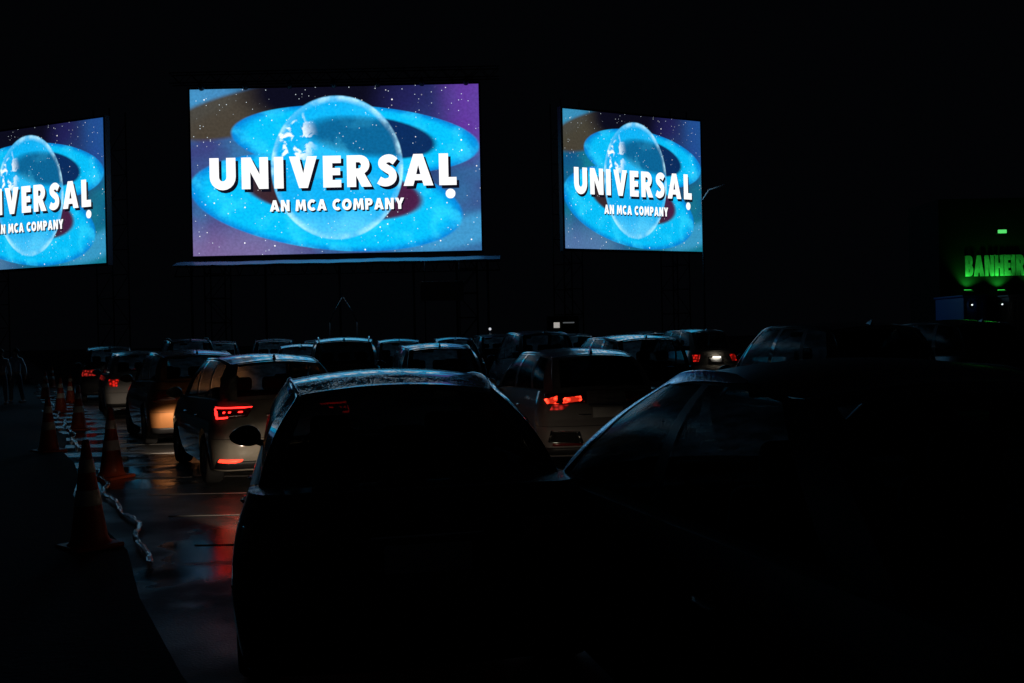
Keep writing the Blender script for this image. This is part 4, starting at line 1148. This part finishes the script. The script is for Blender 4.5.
# ================================================================== PEOPLE
def skin_mesh(name, verts, edges, radii, mt, parent, root_i=0, sub=2):
    me = bpy.data.meshes.new(name); me.from_pydata([Vector(v) for v in verts], edges, [])
    o = bpy.data.objects.new(name, me); COL.objects.link(o); o.parent = parent
    sk = o.modifiers.new('skin', 'SKIN'); sk.use_smooth_shade = True
    for i, r_ in enumerate(radii):
        rr = r_ if isinstance(r_, tuple) else (r_, r_); me.skin_vertices[0].data[i].radius = rr
        me.skin_vertices[0].data[i].use_root = (i == root_i)
    s = o.modifiers.new('sub', 'SUBSURF'); s.levels = sub; s.render_levels = sub
    me.materials.append(mt)
    # bake so that the mesh holds the figure itself
    dg = bpy.context.evaluated_depsgraph_get(); ev = o.evaluated_get(dg)
    m2 = bpy.data.meshes.new_from_object(ev); o.modifiers.clear(); o.data = m2
    for p in m2.polygons: p.use_smooth = True
    if not m2.materials: m2.materials.append(mt)
    return o
M_SKIN = simple('skin', (.42, .26, .18), .5); M_HAIR = simple('dark_hair', (.015, .012, .01), .6)
M_JACK = simple('pale_blue_jacket', (.65, .70, .78), .3, bump=.3, bscale=30); M_JACK2 = simple('dark_jacket', (.30, .33, .38), .28, bump=.3, bscale=30)
M_TROU = simple('dark_trousers', (.09, .10, .13), .6, bump=.3, bscale=40); M_JEAN = simple('blue_jeans', (.05, .08, .16), .75, bump=.3, bscale=60)
def person(loc, rz, h, stride, jacket, trousers, label, arm=.35):
    o = empty('person', loc, rz, label=label, cat='person', group='people walking at the left')
    k = h / 1.75; S = lambda x, y, z: (x * k, y * k, z * k)
    f = stride
    V = [S(0, 0, .95), S(0, 0, 1.12), S(0, .0, 1.30), S(0, -.01, 1.44), S(0, 0, 1.53), S(0, .015, 1.62), S(0, .012, 1.70)]
    E = [(0, 1), (1, 2), (2, 3), (3, 4), (4, 5), (5, 6)]
    Rr = [(.13, .10), (.125, .10), (.15, .11), (.10, .08), (.055, .055), (.08, .095), (.075, .085)]
    hips = []
    for s in (-1, 1):
        b = len(V); st_ = f * s
        V += [S(s * .09, 0, .88), S(s * .10, st_ * .55 + .03, .50), S(s * .10, st_ * 1.0 - .02, .10), S(s * .11, st_ * 1.0 + .02, .04), S(s * .12, st_ * 1.0 + .15, .03)]
        E += [(0, b), (b, b + 1), (b + 1, b + 2), (b + 2, b + 3), (b + 3, b + 4)]
        Rr += [.085, .058, .04, .042, .032]
    hands = []
    for s in (-1, 1):
        b = len(V); st_ = -f * s * .8
        V += [S(s * .17, 0, 1.41), S(s * (.20 + arm * .12), st_ * .35, 1.13), S(s * (.21 + arm * .2), st_ * .9 + .04, .90), S(s * (.21 + arm * .2), st_ * .9 + .05, .86)]
        E += [(3, b), (b, b + 1), (b + 1, b + 2), (b + 2, b + 3)]
        Rr += [.055, .042, .028, .03]; hands.append((s, b + 3, V[b + 3]))
    for s, bi, p in hands:      # fingers and thumb as short chains out of the palm
        for j in range(4):
            a = len(V); ox = (j - 1.5) * .019 * k; ln = (.075, .085, .08, .065)[j] * k
            V += [(p[0], p[1] + ox, p[2] - .035 * k), (p[0] - s * .01, p[1] + ox, p[2] - .035 * k - ln * .55), (p[0] - s * .03, p[1] + ox, p[2] - .03 * k - ln)]
            E += [(bi, a), (a, a + 1), (a + 1, a + 2)]; Rr += [.010, .009, .008]
        a = len(V); V += [(p[0] - s * .01, p[1] + .045 * k, p[2] - .01), (p[0] - s * .02, p[1] + .06 * k, p[2] - .05)]; E += [(bi, a), (a, a + 1)]; Rr += [.011, .010]
    Rr = [tuple(x * k for x in (r_ if isinstance(r_, tuple) else (r_, r_))) for r_ in Rr]
    skin_mesh('body', V, E, Rr, M_SKIN, o, sub=1)
    # jacket over torso and arms
    JV = V[0:4] + [V[4]]; JE = [(0, 1), (1, 2), (2, 3), (3, 4)]; JR = [(.165, .13), (.15, .125), (.175, .135), (.12, .10), (.062, .062)]
    JV[4] = S(0, 0, 1.49)
    for s in (-1, 1):
        b = len(JV); st_ = -f * s * .8
        JV += [S(s * .17, 0, 1.41), S(s * (.20 + arm * .12), st_ * .35, 1.13), S(s * (.21 + arm * .2), st_ * .9 + .035, .915)]
        JE += [(3, b), (b, b + 1), (b + 1, b + 2)]; JR += [(.07, .07), (.058, .058), (.045, .045)]
    skin_mesh('jacket', JV, JE, [(a * k, b * k) for a, b in JR], jacket, o, sub=2)
    TV = [S(0, 0, 1.0), S(0, 0, .92)]; TE = [(0, 1)]; TR = [(.15, .12), (.15, .12)]
    for s in (-1, 1):
        b = len(TV); st_ = f * s
        TV += [S(s * .09, 0, .86), S(s * .10, st_ * .55 + .03, .50), S(s * .10, st_ * 1.0 - .02, .09)]
        TE += [(1, b), (b, b + 1), (b + 1, b + 2)]; TR += [(.10, .10), (.075, .075), (.058, .058)]
    skin_mesh('trousers', TV, TE, [(a * k, b * k) for a, b in TR], trousers, o, root_i=1, sub=2)
    b = bmesh.new(); bmesh.ops.create_uvsphere(b, u_segments=16, v_segments=10, radius=1)
    for v in b.verts: v.co = Vector((v.co.x * .092 * k, v.co.y * .105 * k - .018, v.co.z * .10 * k + 1.685 * k - (.02 if v.co.y < 0 else 0)))
    for v in [v for v in b.verts if v.co.y > .05 * k and v.co.z < 1.69 * k]: v.co.y = .05 * k
    link('hair', b, M_HAIR, o)
    b = bmesh.new()
    for s in (-1, 1):
        box(b, (s * .12 * k, (f * s + .06) * k, .04), (.10, .27, .08), bev=.03)
    link('shoes', b, M_TROU, o)
    return o
for m_ in (M_JACK, M_JACK2, M_JEAN):
    m_.node_tree.nodes['Principled BSDF'].inputs['Sheen Weight'].default_value = 1.0
g = ground_at(17, 403); person(g, R(170), 1.72, .16, M_JACK2, M_TROU, 'person walking at far left in a dark jacket with blue-lit sleeve, arms held out', 1.2)
g = ground_at(2, 405); person(g, R(195), 1.70, .10, M_JACK, M_JEAN, 'person at the very left picture edge in a paler jacket and blue jeans', .4)
# sign box far behind at the centre
p = at_depth(563, 325, 44)
o = empty('ticket_booth', (p.x, 44, 0), 0, label='tiny lit white booth sign far off behind the centre cars', cat='booth')
bm = bmesh.new(); box(bm, (0, .5, p.z / 2 + .2), (1.4, 1.0, p.z + .4), bev=.02); link('cabin', bm, M_BLK, o, auto=40)
bm = bmesh.new(); box(bm, (-.28, -.03, p.z), (.26, .04, .24)); link('lit_panel', bm, emitter('dim_white_panel', (.8, .75, .7), .45), o, smooth=False)
bm = bmesh.new(); box(bm, (.25, -.03, p.z + .1), (.5, .04, .05)); link('lit_panel', bm, emitter('dim_white_strip', (.6, .65, .7), .12), o, smooth=False)
p = at_depth(490, 329, 42)
o = empty('beacon_post', (p.x, 42, 0), 0, label='thin post with a tiny white light standing left of the distant tall suv', cat='post')
bm = bmesh.new(); tube(bm, [(0, 0, 0), (0, 0, p.z - .06)], .03, 8); link('pole', bm, M_STEEL, o)
bm = bmesh.new(); bmesh.ops.create_uvsphere(bm, u_segments=10, v_segments=8, radius=.06); bmesh.ops.translate(bm, verts=bm.verts[:], vec=(0, 0, p.z)); link('bulb', bm, emitter('small_white_bulb', (.9, .92, 1), .6), o)
